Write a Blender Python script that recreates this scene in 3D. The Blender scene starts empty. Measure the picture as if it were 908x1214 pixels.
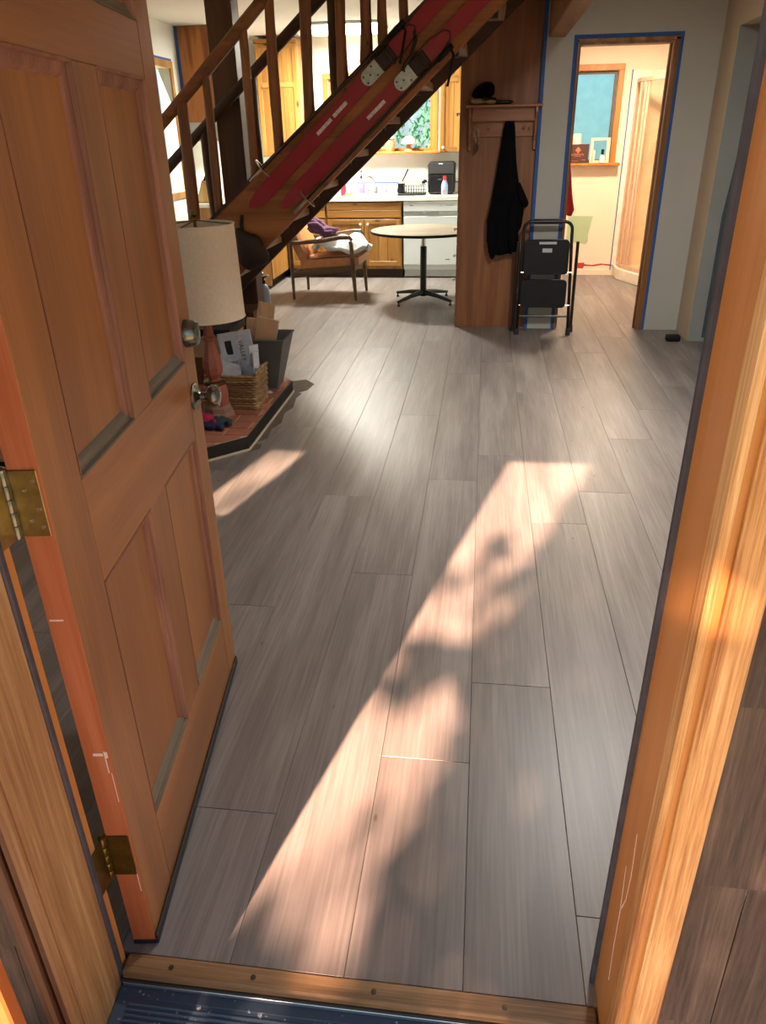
import bpy, bmesh, math, random
from mathutils import Vector, Matrix
random.seed(7)
R = math.radians
PI = math.pi
scene = bpy.context.scene
COL = scene.collection

# ------------------------------------------------------------------ camera
F_PX, YAW, PITCH, ROLL = 873.658, -0.134111, 0.469026, -0.020054
CAM = Vector((0.64689, -0.84308, 1.44423))
fwd = Vector((math.sin(YAW)*math.cos(PITCH), math.cos(YAW)*math.cos(PITCH), -math.sin(PITCH)))
rgt = Vector((math.cos(YAW), -math.sin(YAW), 0)); upv = rgt.cross(fwd)
r2 = math.cos(ROLL)*rgt + math.sin(ROLL)*upv; u2 = -math.sin(ROLL)*rgt + math.cos(ROLL)*upv
cd = bpy.data.cameras.new('camera'); cam = bpy.data.objects.new('camera', cd); COL.objects.link(cam)
cam.matrix_world = Matrix(((r2.x, u2.x, -fwd.x, CAM.x), (r2.y, u2.y, -fwd.y, CAM.y), (r2.z, u2.z, -fwd.z, CAM.z), (0, 0, 0, 1)))
cd.sensor_fit = 'HORIZONTAL'; cd.sensor_width = 36.0; cd.lens = 36.0*F_PX/908.0
cd.clip_start = 0.02; cd.clip_end = 200
scene.camera = cam

# ------------------------------------------------------------------ world, sun, exposure
w = bpy.data.worlds.new('world'); scene.world = w; w.use_nodes = True
nt = w.node_tree; nt.nodes.clear()
out = nt.nodes.new('ShaderNodeOutputWorld'); bg = nt.nodes.new('ShaderNodeBackground')
sky = nt.nodes.new('ShaderNodeTexSky'); sky.sky_type = 'HOSEK_WILKIE'; sky.turbidity = 4.0; sky.ground_albedo = 0.3
SUN_D = Vector((0.25, 1.0, -0.747)).normalized()
sky.sun_direction = -SUN_D
nt.links.new(sky.outputs[0], bg.inputs[0]); bg.inputs[1].default_value = 3.9
nt.links.new(bg.outputs[0], out.inputs[0])
sd = bpy.data.lights.new('sun', 'SUN'); so = bpy.data.objects.new('sun', sd); COL.objects.link(so)
so.rotation_euler = SUN_D.to_track_quat('-Z', 'Y').to_euler(); so.location = (-3, -9, 9)
sd.energy = 26.0; sd.color = (1.0, 0.60, 0.42); sd.angle = R(0.75)
vs = scene.view_settings
vs.view_transform = 'Standard'; vs.look = 'None'; vs.exposure = 0.43; vs.gamma = 1.0; vs.use_curve_mapping = False

# ------------------------------------------------------------------ materials
MATS = {}
def lin(c):
    return tuple((v/12.92 if v <= 0.04045 else ((v+0.055)/1.055)**2.4) for v in [x/255.0 for x in c])
def new_mat(name):
    m = bpy.data.materials.new(name); m.use_nodes = True; n = m.node_tree
    b = n.nodes['Principled BSDF']; MATS[name] = m
    return m, n, b
def plain(name, c, rough=0.6, metal=0.0, noise=0.08, nscale=12.0, bump=0.0, emit=None, spec=None):
    m, n, b = new_mat(name); c = lin(c)
    b.inputs['Roughness'].default_value = rough; b.inputs['Metallic'].default_value = metal
    if spec is not None: b.inputs['Specular IOR Level'].default_value = spec
    tc = n.nodes.new('ShaderNodeTexCoord'); nz = n.nodes.new('ShaderNodeTexNoise')
    nz.inputs['Scale'].default_value = nscale; nz.inputs['Detail'].default_value = 5
    n.links.new(tc.outputs['Object'], nz.inputs['Vector'])
    rp = n.nodes.new('ShaderNodeValToRGB')
    rp.color_ramp.elements[0].position = 0.3; rp.color_ramp.elements[1].position = 0.7
    rp.color_ramp.elements[0].color = tuple(max(0, v*(1-noise)) for v in c)+(1,)
    rp.color_ramp.elements[1].color = tuple(min(1, v*(1+noise)) for v in c)+(1,)
    n.links.new(nz.outputs[0], rp.inputs[0]); n.links.new(rp.outputs[0], b.inputs['Base Color'])
    if bump:
        bp = n.nodes.new('ShaderNodeBump'); bp.inputs['Strength'].default_value = bump; bp.inputs['Distance'].default_value = 0.004
        n.links.new(nz.outputs[0], bp.inputs['Height']); n.links.new(bp.outputs[0], b.inputs['Normal'])
    if emit: b.inputs['Emission Color'].default_value = lin(emit[0])+(1,); b.inputs['Emission Strength'].default_value = emit[1]
    return m
def wood(name, dark, mid, light, axis='Z', sc=1.0, rough=0.45, knots=0.0, bump=0.12, tone=0.12, streak=0.5, knot_c=(70, 36, 12), ring=0.0, con=1.0):
    """grain along the axis; every object gets its own offset and tone"""
    m, n, b = new_mat(name); N = n.nodes.new; L = n.links.new
    b.inputs['Roughness'].default_value = rough
    tc = N('ShaderNodeTexCoord'); oi = N('ShaderNodeObjectInfo')
    ofs = N('ShaderNodeVectorMath'); ofs.operation = 'SCALE'; ofs.inputs['Scale'].default_value = 37.0
    cmb = N('ShaderNodeCombineXYZ')
    for i in range(3): L(oi.outputs['Random'], cmb.inputs[i])
    L(cmb.outputs[0], ofs.inputs[0])
    add = N('ShaderNodeVectorMath'); L(tc.outputs['Object'], add.inputs[0]); L(ofs.outputs[0], add.inputs[1])
    def mapped(lo, hi):
        mp = N('ShaderNodeMapping'); s = [hi*sc]*3; s['XYZ'.index(axis)] = lo*sc
        mp.inputs['Scale'].default_value = s; L(add.outputs[0], mp.inputs['Vector']); return mp
    n1 = N('ShaderNodeTexNoise'); n1.inputs['Scale'].default_value = 1; n1.inputs['Detail'].default_value = 4; n1.inputs['Distortion'].default_value = 0.6
    L(mapped(0.9, 9).outputs[0], n1.inputs['Vector'])
    n2 = N('ShaderNodeTexNoise'); n2.inputs['Scale'].default_value = 1; n2.inputs['Detail'].default_value = 6; n2.inputs['Roughness'].default_value = 0.65
    L(mapped(3, 120).outputs[0], n2.inputs['Vector'])
    mx = N('ShaderNodeMath'); mx.operation = 'MULTIPLY_ADD'; L(n2.outputs[0], mx.inputs[0]); mx.inputs[1].default_value = streak
    sub = N('ShaderNodeMath'); sub.operation = 'MULTIPLY'; L(n1.outputs[0], sub.inputs[0]); sub.inputs[1].default_value = 1.0
    L(sub.outputs[0], mx.inputs[2])
    fac = mx.outputs[0]
    if ring:
        wv = N('ShaderNodeTexWave'); wv.wave_type = 'RINGS'; wv.inputs['Scale'].default_value = 1.0
        wv.inputs['Distortion'].default_value = 7; wv.inputs['Detail'].default_value = 3; wv.inputs['Detail Scale'].default_value = 1.2
        L(mapped(1.3, 13).outputs[0], wv.inputs['Vector'])
        rm = N('ShaderNodeMath'); rm.operation = 'MULTIPLY_ADD'; L(wv.outputs['Fac'], rm.inputs[0]); rm.inputs[1].default_value = ring; L(fac, rm.inputs[2]); fac = rm.outputs[0]
    rp = N('ShaderNodeValToRGB'); e = rp.color_ramp.elements
    tot = 1+streak+ring; base = 0.5
    e[0].position = base-0.26*con/tot; e[0].color = lin(dark)+(1,); e[1].position = base+0.24*con/tot; e[1].color = lin(light)+(1,)
    k = e.new(base); k.color = lin(mid)+(1,)
    # ramp input may pass 1: rescale
    sc_ = N('ShaderNodeMath'); sc_.operation = 'MULTIPLY'; L(fac, sc_.inputs[0]); sc_.inputs[1].default_value = 1/tot
    L(sc_.outputs[0], rp.inputs[0]); colr = rp.outputs[0]
    if knots:
        vo = N('ShaderNodeTexVoronoi'); vo.inputs['Scale'].default_value = 1.0
        L(mapped(3.2, 7.5).outputs[0], vo.inputs['Vector'])
        kr = N('ShaderNodeValToRGB'); kr.color_ramp.elements[0].position = 0.05*knots; kr.color_ramp.elements[0].color = (1, 1, 1, 1)
        kr.color_ramp.elements[1].position = 0.17*knots; kr.color_ramp.elements[1].color = (0, 0, 0, 1)
        L(vo.outputs['Distance'], kr.inputs[0])
        km = N('ShaderNodeMix'); km.data_type = 'RGBA'; L(kr.outputs[0], km.inputs[0]); L(colr, km.inputs[6]); km.inputs[7].default_value = lin(knot_c)+(1,)
        colr = km.outputs[2]
    hv = N('ShaderNodeHueSaturation'); L(colr, hv.inputs['Color'])
    mr = N('ShaderNodeMapRange'); L(oi.outputs['Random'], mr.inputs[0]); mr.inputs[3].default_value = 1-tone; mr.inputs[4].default_value = 1+tone
    L(mr.outputs[0], hv.inputs['Value']); L(hv.outputs[0], b.inputs['Base Color'])
    if bump:
        bp = N('ShaderNodeBump'); bp.inputs['Strength'].default_value = bump; bp.inputs['Distance'].default_value = 0.002
        L(n2.outputs[0], bp.inputs['Height']); L(bp.outputs[0], b.inputs['Normal'])
    return m
def speckled(name, base, spot, scale, thr, rough=0.5, ridge=None, metal=0.0):
    m, n, b = new_mat(name); b.inputs['Roughness'].default_value = rough; b.inputs['Metallic'].default_value = metal
    tc = n.nodes.new('ShaderNodeTexCoord'); vo = n.nodes.new('ShaderNodeTexNoise'); vo.inputs['Scale'].default_value = scale; vo.inputs['Detail'].default_value = 2
    n.links.new(tc.outputs['Object'], vo.inputs['Vector'])
    rp = n.nodes.new('ShaderNodeValToRGB'); e = rp.color_ramp.elements
    e[0].position = thr; e[0].color = lin(base)+(1,); e[1].position = thr+0.05; e[1].color = lin(spot)+(1,)
    n.links.new(vo.outputs[0], rp.inputs[0]); n.links.new(rp.outputs[0], b.inputs['Base Color'])
    return m
def glass(name, tint=(0.9, 0.95, 0.95), rough=0.0):
    m, n, b = new_mat(name); n.nodes.clear()
    o = n.nodes.new('ShaderNodeOutputMaterial'); t = n.nodes.new('ShaderNodeBsdfTransparent'); t.inputs[0].default_value = tint+(1,)
    g = n.nodes.new('ShaderNodeBsdfGlossy'); g.inputs['Roughness'].default_value = rough
    mx = n.nodes.new('ShaderNodeMixShader'); mx.inputs[0].default_value = 0.06
    n.links.new(t.outputs[0], mx.inputs[1]); n.links.new(g.outputs[0], mx.inputs[2]); n.links.new(mx.outputs[0], o.inputs[0])
    return m
def translucent(name, c, mixf=0.6, nscale=6):
    m, n, b = new_mat(name); n.nodes.clear()
    o = n.nodes.new('ShaderNodeOutputMaterial'); t = n.nodes.new('ShaderNodeBsdfTranslucent'); d = n.nodes.new('ShaderNodeBsdfDiffuse')
    tc = n.nodes.new('ShaderNodeTexCoord'); nz = n.nodes.new('ShaderNodeTexNoise'); nz.inputs['Scale'].default_value = nscale
    n.links.new(tc.outputs['Object'], nz.inputs['Vector'])
    rp = n.nodes.new('ShaderNodeValToRGB'); lc = lin(c); e = rp.color_ramp.elements
    e[0].position = .35; e[1].position = .65
    e[0].color = tuple(v*.8 for v in lc)+(1,); e[1].color = tuple(min(1, v*1.15) for v in lc)+(1,)
    n.links.new(nz.outputs[0], rp.inputs[0])
    n.links.new(rp.outputs[0], t.inputs[0]); n.links.new(rp.outputs[0], d.inputs[0])
    mx = n.nodes.new('ShaderNodeMixShader'); mx.inputs[0].default_value = mixf
    n.links.new(d.outputs[0], mx.inputs[1]); n.links.new(t.outputs[0], mx.inputs[2]); n.links.new(mx.outputs[0], o.inputs[0])
    return m

wood('door_fir', (112, 69, 29), (138, 88, 39), (157, 104, 50), 'Z', 1.0, 0.38, tone=0.08, bump=0.05)
wood('door_fir_h', (112, 69, 29), (138, 88, 39), (157, 104, 50), 'X', 1.0, 0.38, tone=0.08, bump=0.05)
wood('door_edge', (156, 84, 48), (176, 102, 62), (192, 120, 80), 'Z', 1.6, 0.5, tone=0.03)
wood('moulding_brown', (92, 58, 44), (132, 88, 68), (160, 116, 94), 'Z', 2.0, 0.6, tone=0.06)
wood('moulding_grey', (72, 66, 56), (98, 90, 76), (124, 112, 92), 'X', 2.0, 0.7, tone=0.06)
wood('jamb_orange', (176, 116, 56), (200, 136, 68), (214, 152, 84), 'Z', 0.7, 0.42, tone=0.03, bump=0.05, streak=0.3)
wood('casing_fir', (160, 100, 50), (208, 156, 94), (236, 196, 136), 'Z', 1.5, 0.6, tone=0.06, bump=0.35, streak=1.2, con=1.0)
wood('jamb_left', (134, 92, 50), (164, 124, 78), (186, 150, 104), 'Z', 1.2, 0.6, tone=0.04, bump=0.3, streak=1.0, con=1.0)
wood('casing_dark', (70, 44, 24), (104, 68, 38), (140, 98, 58), 'Z', 1.4, 0.6, tone=0.1, bump=0.2)
wood('post_orange', (150, 78, 26), (164, 88, 32), (176, 98, 40), 'Z', 0.8, 0.5, tone=0.02, bump=0.02, streak=0.2)
wood('shingle', (62, 52, 45), (84, 70, 60), (104, 88, 76), 'Z', 1.3, 0.9, tone=0.2, bump=0.5, streak=1.2, con=1.0)
wood('vinyl_plank', (102, 95, 92), (119, 112, 108), (136, 129, 125), 'Y', 1.0, 0.40, tone=0.09, bump=0.06, streak=0.9, knots=0.28, knot_c=(84, 74, 68), ring=0.12)
wood('threshold_oak', (92, 66, 40), (136, 102, 66), (166, 130, 90), 'X', 1.6, 0.6, tone=0.02, bump=0.3, streak=0.8)
wood('log', (88, 50, 26), (128, 78, 42), (156, 102, 60), 'Z', 1.3, 0.5, tone=0.12, knots=0.5, knot_c=(50, 26, 12))
wood('log_x', (88, 50, 26), (128, 78, 42), (156, 102, 60), 'X', 1.3, 0.5, tone=0.08, knots=0.5, knot_c=(50, 26, 12))
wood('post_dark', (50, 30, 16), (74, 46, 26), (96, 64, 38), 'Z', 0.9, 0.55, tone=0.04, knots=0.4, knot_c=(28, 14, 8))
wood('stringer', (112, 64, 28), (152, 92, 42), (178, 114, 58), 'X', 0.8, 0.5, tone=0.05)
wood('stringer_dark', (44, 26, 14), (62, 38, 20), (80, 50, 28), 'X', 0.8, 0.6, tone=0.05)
wood('tread_pale', (120, 86, 56), (160, 122, 84), (184, 146, 104), 'Y', 1.0, 0.6, tone=0.06)
wood('knotty_pine', (126, 84, 36), (160, 114, 54), (182, 138, 76), 'Z', 1.0, 0.42, tone=0.10, knots=1.0, knot_c=(66, 34, 12))
wood('knotty_pine_h', (126, 84, 36), (160, 114, 54), (182, 138, 76), 'X', 1.0, 0.42, tone=0.10, knots=1.0, knot_c=(66, 34, 12))
wood('plywood', (124, 70, 26), (158, 96, 40), (180, 116, 56), 'Z', 0.7, 0.45, tone=0.02, ring=0.5)
wood('panel_oak', (112, 66, 34), (128, 78, 42), (142, 92, 54), 'Z', 0.7, 0.5, tone=0.02, ring=0.3)
wood('trim_pine', (172, 96, 34), (196, 116, 46), (214, 138, 64), 'Z', 1.2, 0.45, tone=0.05)
wood('beam', (104, 66, 38), (136, 90, 54), (160, 112, 72), 'Y', 0.9, 0.6, tone=0.02)
wood('teak', (62, 44, 26), (92, 68, 42), (118, 90, 58), 'X', 1.6, 0.4, tone=0.04)
wood('table_top', (134, 124, 106), (156, 147, 128), (172, 164, 146), 'X', 0.8, 0.3, tone=0.01)
wood('rack_wood', (118, 72, 44), (150, 98, 66), (170, 118, 84), 'X', 1.4, 0.5, tone=0.05)
wood('toe_dark', (40, 28, 18), (58, 42, 26), (72, 54, 34), 'X', 1, 0.6, tone=0.02)
wood('knife_block', (166, 128, 70), (190, 152, 92), (206, 170, 112), 'Z', 1.4, 0.5, tone=0.02)
wood('wicker', (88, 64, 40), (140, 110, 74), (180, 150, 110), 'X', 3.0, 0.7, tone=0.18, streak=0.8)
wood('bark', (60, 48, 38), (84, 68, 54), (104, 88, 72), 'Z', 2.0, 0.9, tone=0.1, bump=0.6)
wood('firewood', (150, 116, 84), (184, 148, 112), (204, 170, 136), 'Z', 1.6, 0.7, tone=0.1)
plain('subfloor', (52, 46, 42), 0.9)
plain('rubber_black', (28, 28, 32), 0.55, noise=0.2)
plain('weatherstrip', (62, 64, 74), 0.6, noise=0.25, nscale=30)
speckled('sill_metal', (66, 84, 102), (170, 180, 188), 90, 0.68, 0.42)
plain('sill_edge', (150, 164, 176), 0.35, metal=0.7)
plain('brass_old', (150, 138, 88), 0.32, metal=0.85, noise=0.25, nscale=40)
plain('brass_dark', (110, 92, 44), 0.32, metal=0.9, noise=0.2, nscale=40)
plain('pewter', (118, 122, 112), 0.25, metal=0.95, noise=0.12, nscale=30)
plain('steel', (190, 192, 194), 0.22, metal=1.0)
plain('screw', (84, 74, 62), 0.5, metal=0.8)
plain('paint_chip', (226, 214, 206), 0.8)
plain('wall_white', (216, 216, 208), 0.85, noise=0.03, nscale=3)
plain('wall_grey', (176, 176, 168), 0.85, noise=0.03, nscale=3)
plain('wall_beige', (190, 174, 150), 0.85, noise=0.03, nscale=3)
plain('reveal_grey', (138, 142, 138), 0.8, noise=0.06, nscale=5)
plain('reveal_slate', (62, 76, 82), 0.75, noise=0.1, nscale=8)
plain('ceiling_white', (222, 220, 212), 0.9, noise=0.02, nscale=3)
plain('bath_wall', (236, 214, 188), 0.8, noise=0.03, nscale=3)
plain('tape_blue', (38, 84, 150), 0.7, noise=0.15, nscale=50)
plain('counter_white', (226, 228, 220), 0.35, noise=0.02)
plain('appliance_white', (214, 224, 224), 0.3, noise=0.01)
plain('appliance_grey', (186, 194, 194), 0.4)
plain('mark_grey', (120, 126, 130), 0.5)
plain('black_plastic', (15, 15, 17), 0.55, noise=0.1, spec=0.25)
plain('black_gloss', (26, 27, 30), 0.18, noise=0.05)
plain('charcoal_panel', (58, 60, 62), 0.25)
plain('black_metal', (24, 26, 24), 0.35, metal=0.2)
plain('olive_metal', (46, 50, 40), 0.35, metal=0.3)
plain('black_cloth', (11, 11, 13), 0.95, noise=0.3, nscale=30, bump=0.4, spec=0.1)
plain('hat_inner', (150, 128, 92), 0.9, nscale=30)
plain('brown_leather', (44, 26, 18), 0.6, noise=0.2, bump=0.2)
plain('leather_orange', (190, 128, 78), 0.42, noise=0.12, nscale=18, bump=0.08)
plain('leather_piping', (92, 48, 24), 0.5)
plain('purple_knit', (100, 62, 92), 0.9, noise=0.25, nscale=60, bump=0.6)
plain('white_linen', (232, 236, 232), 0.9, noise=0.04, nscale=20, bump=0.2)
plain('ski_red', (146, 22, 36), 0.32, noise=0.1, nscale=8)
plain('ski_red_tip', (186, 22, 30), 0.25, noise=0.06)
plain('ski_stripe', (206, 196, 190), 0.5, noise=0.3, nscale=60)
plain('plate_silver', (176, 180, 174), 0.35, metal=0.8, noise=0.15, nscale=40)
plain('strap_dark', (52, 34, 28), 0.7)
plain('pole_dark', (58, 40, 34), 0.35, metal=0.3)
plain('pole_silver', (176, 164, 140), 0.35, metal=0.7)
plain('shade_linen', (226, 214, 194), 0.9, noise=0.05, nscale=60)
plain('lamp_clay', (150, 86, 68), 0.5, noise=0.12, nscale=14)
plain('lamp_plinth', (132, 98, 84), 0.6, noise=0.15, nscale=10)
plain('tile_terracotta', (158, 100, 80), 0.5, noise=0.22, nscale=7)
plain('grout', (178, 156, 134), 0.9)
plain('hearth_black', (22, 20, 20), 0.5)
plain('hearth_lip', (196, 182, 160), 0.7)
plain('bin_grey', (88, 88, 86), 0.55, noise=0.1)
plain('cardboard', (190, 152, 118), 0.85, noise=0.06)
plain('cloth_magenta', (168, 24, 76), 0.9)
plain('cloth_teal', (40, 60, 66), 0.9)
plain('cloth_navy', (36, 40, 70), 0.9)
plain('cylinder_grey', (150, 162, 170), 0.4)
plain('newsprint', (186, 190, 198), 0.9, noise=0.12, nscale=45)
plain('ink', (40, 42, 46), 0.9)
plain('ink_blue', (60, 66, 120), 0.9)
plain('ceramic_white', (232, 226, 214), 0.25)
plain('ceramic_terra', (206, 140, 96), 0.5, noise=0.2, nscale=20)
plain('bottle_blue', (150, 176, 222), 0.35, noise=0.2, nscale=18)
plain('bottle_purple', (150, 120, 210), 0.35)
plain('cap_red', (214, 50, 60), 0.4)
plain('red_pack', (196, 44, 56), 0.4)
plain('sponge_yellow', (230, 216, 90), 0.9)
plain('bamboo', (220, 206, 150), 0.5)
plain('red_towel', (170, 26, 30), 0.95, bump=0.4, nscale=40)
plain('greenboard', (168, 184, 146), 0.85, noise=0.05)
plain('red_patch', (186, 62, 50), 0.8)
plain('brown_box', (74, 40, 30), 0.6, noise=0.06)
plain('box_gold', (226, 120, 80), 0.5)
plain('candle', (236, 222, 196), 0.6)
plain('frame_cream', (236, 216, 176), 0.5)
plain('shower_white', (238, 224, 204), 0.35)
plain('shower_frame', (206, 172, 146), 0.4)
plain('sash_dark', (96, 82, 70), 0.5)
plain('concrete', (150, 146, 140), 0.9, noise=0.15, nscale=6)
plain('earth', (104, 110, 72), 1.0, noise=0.3, nscale=3)
plain('bulb_warm', (255, 240, 214), 0.5, emit=((255, 236, 200), 30.0))
plain('diffuser', (255, 250, 240), 0.5, emit=((255, 246, 228), 9.0))
plain('globe_lit', (255, 240, 210), 0.5, emit=((255, 226, 180), 14.0))
plain('iron_black', (30, 28, 27), 0.6)
glass('clear_glass'); glass('shower_glass', (0.96, 0.9, 0.82))
translucent('frosted_aqua', (190, 244, 246), 1.0, 9)
n_ = MATS['frosted_aqua'].node_tree; o_ = [q for q in n_.nodes if q.type == 'OUTPUT_MATERIAL'][0]; prev = o_.inputs[0].links[0].from_socket
rf = n_.nodes.new('ShaderNodeBsdfRefraction'); rf.inputs['Color'].default_value = lin((200, 250, 250))+(1,); rf.inputs['Roughness'].default_value = .5; rf.inputs['IOR'].default_value = 1.25
mx_ = n_.nodes.new('ShaderNodeMixShader'); mx_.inputs[0].default_value = .6; n_.links.new(prev, mx_.inputs[1]); n_.links.new(rf.outputs[0], mx_.inputs[2]); n_.links.new(mx_.outputs[0], o_.inputs[0])
translucent('leaf_shade', (60, 96, 36), 0.12); translucent('leaf_a', (140, 200, 150), 0.5); translucent('leaf_b', (120, 190, 165), 0.5); translucent('leaf_c', (206, 222, 140), 0.5)

# ------------------------------------------------------------------ mesh helpers
def BM(): return bmesh.new()
def box(bm, a, b, bev=0.0, seg=1, rz=None, piv=None):
    a, b = Vector(a), Vector(b); c = (a+b)/2; s = b-a
    r = bmesh.ops.create_cube(bm, size=1.0)
    for v in r['verts']: v.co = Vector((v.co.x*s.x, v.co.y*s.y, v.co.z*s.z))+c
    vs_ = r['verts']
    if bev > 0:
        es = list({e for v in vs_ for e in v.link_edges})
        q = bmesh.ops.bevel(bm, geom=es, offset=bev, segments=seg, profile=0.5, affect='EDGES')
        vs_ = list({v for f in q['faces'] for v in f.verts} | {v for v in vs_ if v.is_valid})
    if rz is not None:
        bmesh.ops.rotate(bm, verts=[v for v in vs_ if v.is_valid], cent=Vector(piv) if piv else c, matrix=Matrix.Rotation(rz, 3, 'Z'))
    return vs_
def frame_mat(d):
    d = Vector(d).normalized(); up = Vector((0, 0, 1)) if abs(d.z) < 0.95 else Vector((0, 1, 0))
    x = up.cross(d).normalized(); y = d.cross(x); return x, y
def tube(bm, pts, rad, n=10, cap=True, closed=False):
    pts = [Vector(p) for p in pts]; rings = []
    N = len(pts); rad = rad if isinstance(rad, (list, tuple)) else [rad]*N
    px = None
    for i, p in enumerate(pts):
        if closed: d = pts[(i+1) % N]-pts[i-1]
        else: d = pts[min(i+1, N-1)]-pts[max(i-1, 0)]
        d.normalize()
        if px is None: x, y = frame_mat(d)
        else:
            x = (px-d*px.dot(d)).normalized(); y = d.cross(x)
        px = x
        rings.append([bm.verts.new(p+rad[i]*(math.cos(2*PI*k/n)*x+math.sin(2*PI*k/n)*y)) for k in range(n)])
    M = N if closed else N-1
    for i in range(M):
        A, B = rings[i], rings[(i+1) % N]
        for k in range(n): bm.faces.new((A[k], A[(k+1) % n], B[(k+1) % n], B[k]))
    if cap and not closed:
        bm.faces.new(rings[0][::-1]); bm.faces.new(rings[-1])
def bar(bm, p, q, wx, wy, up=(0, 0, 1), taper=1.0):
    """rectangular bar between p and q; wx across, wy along up"""
    p, q = Vector(p), Vector(q); d = (q-p).normalized(); up = Vector(up)
    x = d.cross(up).normalized(); y = x.cross(d)
    V = []
    for c, t in ((p, 1), (q, taper)):
        for sx, sy in ((-1, -1), (1, -1), (1, 1), (-1, 1)): V.append(bm.verts.new(c+x*sx*wx/2*t+y*sy*wy/2*t))
    for f in ((0, 1, 2, 3), (7, 6, 5, 4), (0, 4, 5, 1), (1, 5, 6, 2), (2, 6, 7, 3), (3, 7, 4, 0)): bm.faces.new([V[i] for i in f])
def lathe(bm, prof, c=(0, 0, 0), n=28, axis='Z', sq=1.0):
    c = Vector(c); rings = []
    for r, h in prof:
        ring = []
        for k in range(n):
            a = 2*PI*k/n; u, v = r*math.cos(a), r*math.sin(a)*sq
            if axis == 'Z': p = Vector((u, v, h))
            elif axis == 'Y': p = Vector((u, h, v))
            else: p = Vector((h, u, v))
            ring.append(bm.verts.new(c+p))
        rings.append(ring)
    for A, B in zip(rings, rings[1:]):
        for k in range(n): bm.faces.new((A[k], A[(k+1) % n], B[(k+1) % n], B[k]))
    if prof[0][0] > 1e-6: bm.faces.new(rings[0][::-1])
    if prof[-1][0] > 1e-6: bm.faces.new(rings[-1])
def prism(bm, poly, d, bev=0.0):
    """closed polygon of 3D points pushed along d"""
    d = Vector(d); A = [bm.verts.new(Vector(p)) for p in poly]; B = [bm.verts.new(Vector(p)+d) for p in poly]
    n = len(A); bm.faces.new(A[::-1]); bm.faces.new(B)
    for i in range(n): bm.faces.new((A[i], A[(i+1) % n], B[(i+1) % n], B[i]))
    if bev:
        es = [e for e in {e for v in A+B for e in v.link_edges}]
        bmesh.ops.bevel(bm, geom=es, offset=bev, segments=1, affect='EDGES')
def grid_cloth(bm, fn, nu, nv, thick=0.0):
    V = [[bm.verts.new(fn(i/nu, j/nv)) for j in range(nv+1)] for i in range(nu+1)]
    for i in range(nu):
        for j in range(nv): bm.faces.new((V[i][j], V[i+1][j], V[i+1][j+1], V[i][j+1]))
    if thick:
        bmesh.ops.recalc_face_normals(bm, faces=bm.faces)
        bmesh.ops.solidify(bm, geom=bm.faces[:], thickness=thick)
def blob(bm, c, r, n1=14, n2=9, jit=0.0, seed=1):
    rr = random.Random(seed); q = bmesh.ops.create_uvsphere(bm, u_segments=n1, v_segments=n2, radius=1.0)
    for v in q['verts']:
        k = 1+jit*(rr.random()-0.5); v.co = Vector((v.co.x*r[0]*k, v.co.y*r[1]*k, v.co.z*r[2]*k))+Vector(c)
    return q['verts']
ROOT = {}
def obj(name, bm, mat, parent=None, smooth=False, local=False, label=None):
    me = bpy.data.meshes.new(name)
    bmesh.ops.recalc_face_normals(bm, faces=bm.faces[:])
    if parent is not None and not local: bmesh.ops.translate(bm, verts=bm.verts[:], vec=-ROOT[parent.name])
    bm.to_mesh(me); bm.free()
    if mat: me.materials.append(MATS[mat])
    if smooth:
        for p in me.polygons: p.use_smooth = True
        if smooth == 'auto':
            try: me.set_sharp_from_angle(angle=R(35))
            except Exception: pass
    o = bpy.data.objects.new(name, me); COL.objects.link(o)
    if parent is not None: o.parent = parent; ROOT[o.name] = ROOT[parent.name]
    else: ROOT[o.name] = Vector((0, 0, 0))
    if label: o['label'] = label
    return o
def recenter(o):
    """top-level single mesh: put the origin at the middle of its base"""
    co = [v.co for v in o.data.vertices]
    c = Vector(((min(v.x for v in co)+max(v.x for v in co))/2, (min(v.y for v in co)+max(v.y for v in co))/2, min(v.z for v in co)))
    o.data.transform(Matrix.Translation(-c)); o.location = c; ROOT[o.name] = c
    return o
def thing(name, label, cat, loc=(0, 0, 0), rz=0.0, group=None):
    o = bpy.data.objects.new(name, None); COL.objects.link(o); o.location = loc; o.rotation_euler = (0, 0, rz)
    o.empty_display_size = 0.1
    o['label'] = label; o['category'] = cat
    if group: o['group'] = group
    ROOT[o.name] = Vector(loc); return o
def single(name, bm, mat, label, cat, group=None, smooth=False):
    o = recenter(obj(name, bm, mat, None, smooth)); o['label'] = label; o['category'] = cat
    if group: o['group'] = group
    return o
def struct(name, bm, mat, label=None, smooth=False):
    o = obj(name, bm, mat, None, smooth); o['kind'] = 'structure'
    o['label'] = label or name.replace('_', ' '); o['category'] = name.split('_')[0]
    return o
def B(a, b, bev=0.0, seg=1):
    bm = BM(); box(bm, a, b, bev, seg); return bm
def part(name, parent, mat, a, b, bev=0.0, **k): return obj(name, B(a, b, bev), mat, parent, **k)
def arc(c, r, a0, a1, n, ax=(1, 0, 0), ay=(0, 0, 1)):
    c, ax, ay = Vector(c), Vector(ax), Vector(ay)
    return [c+r*math.cos(a0+(a1-a0)*i/n)*ax+r*math.sin(a0+(a1-a0)*i/n)*ay for i in range(n+1)]
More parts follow.
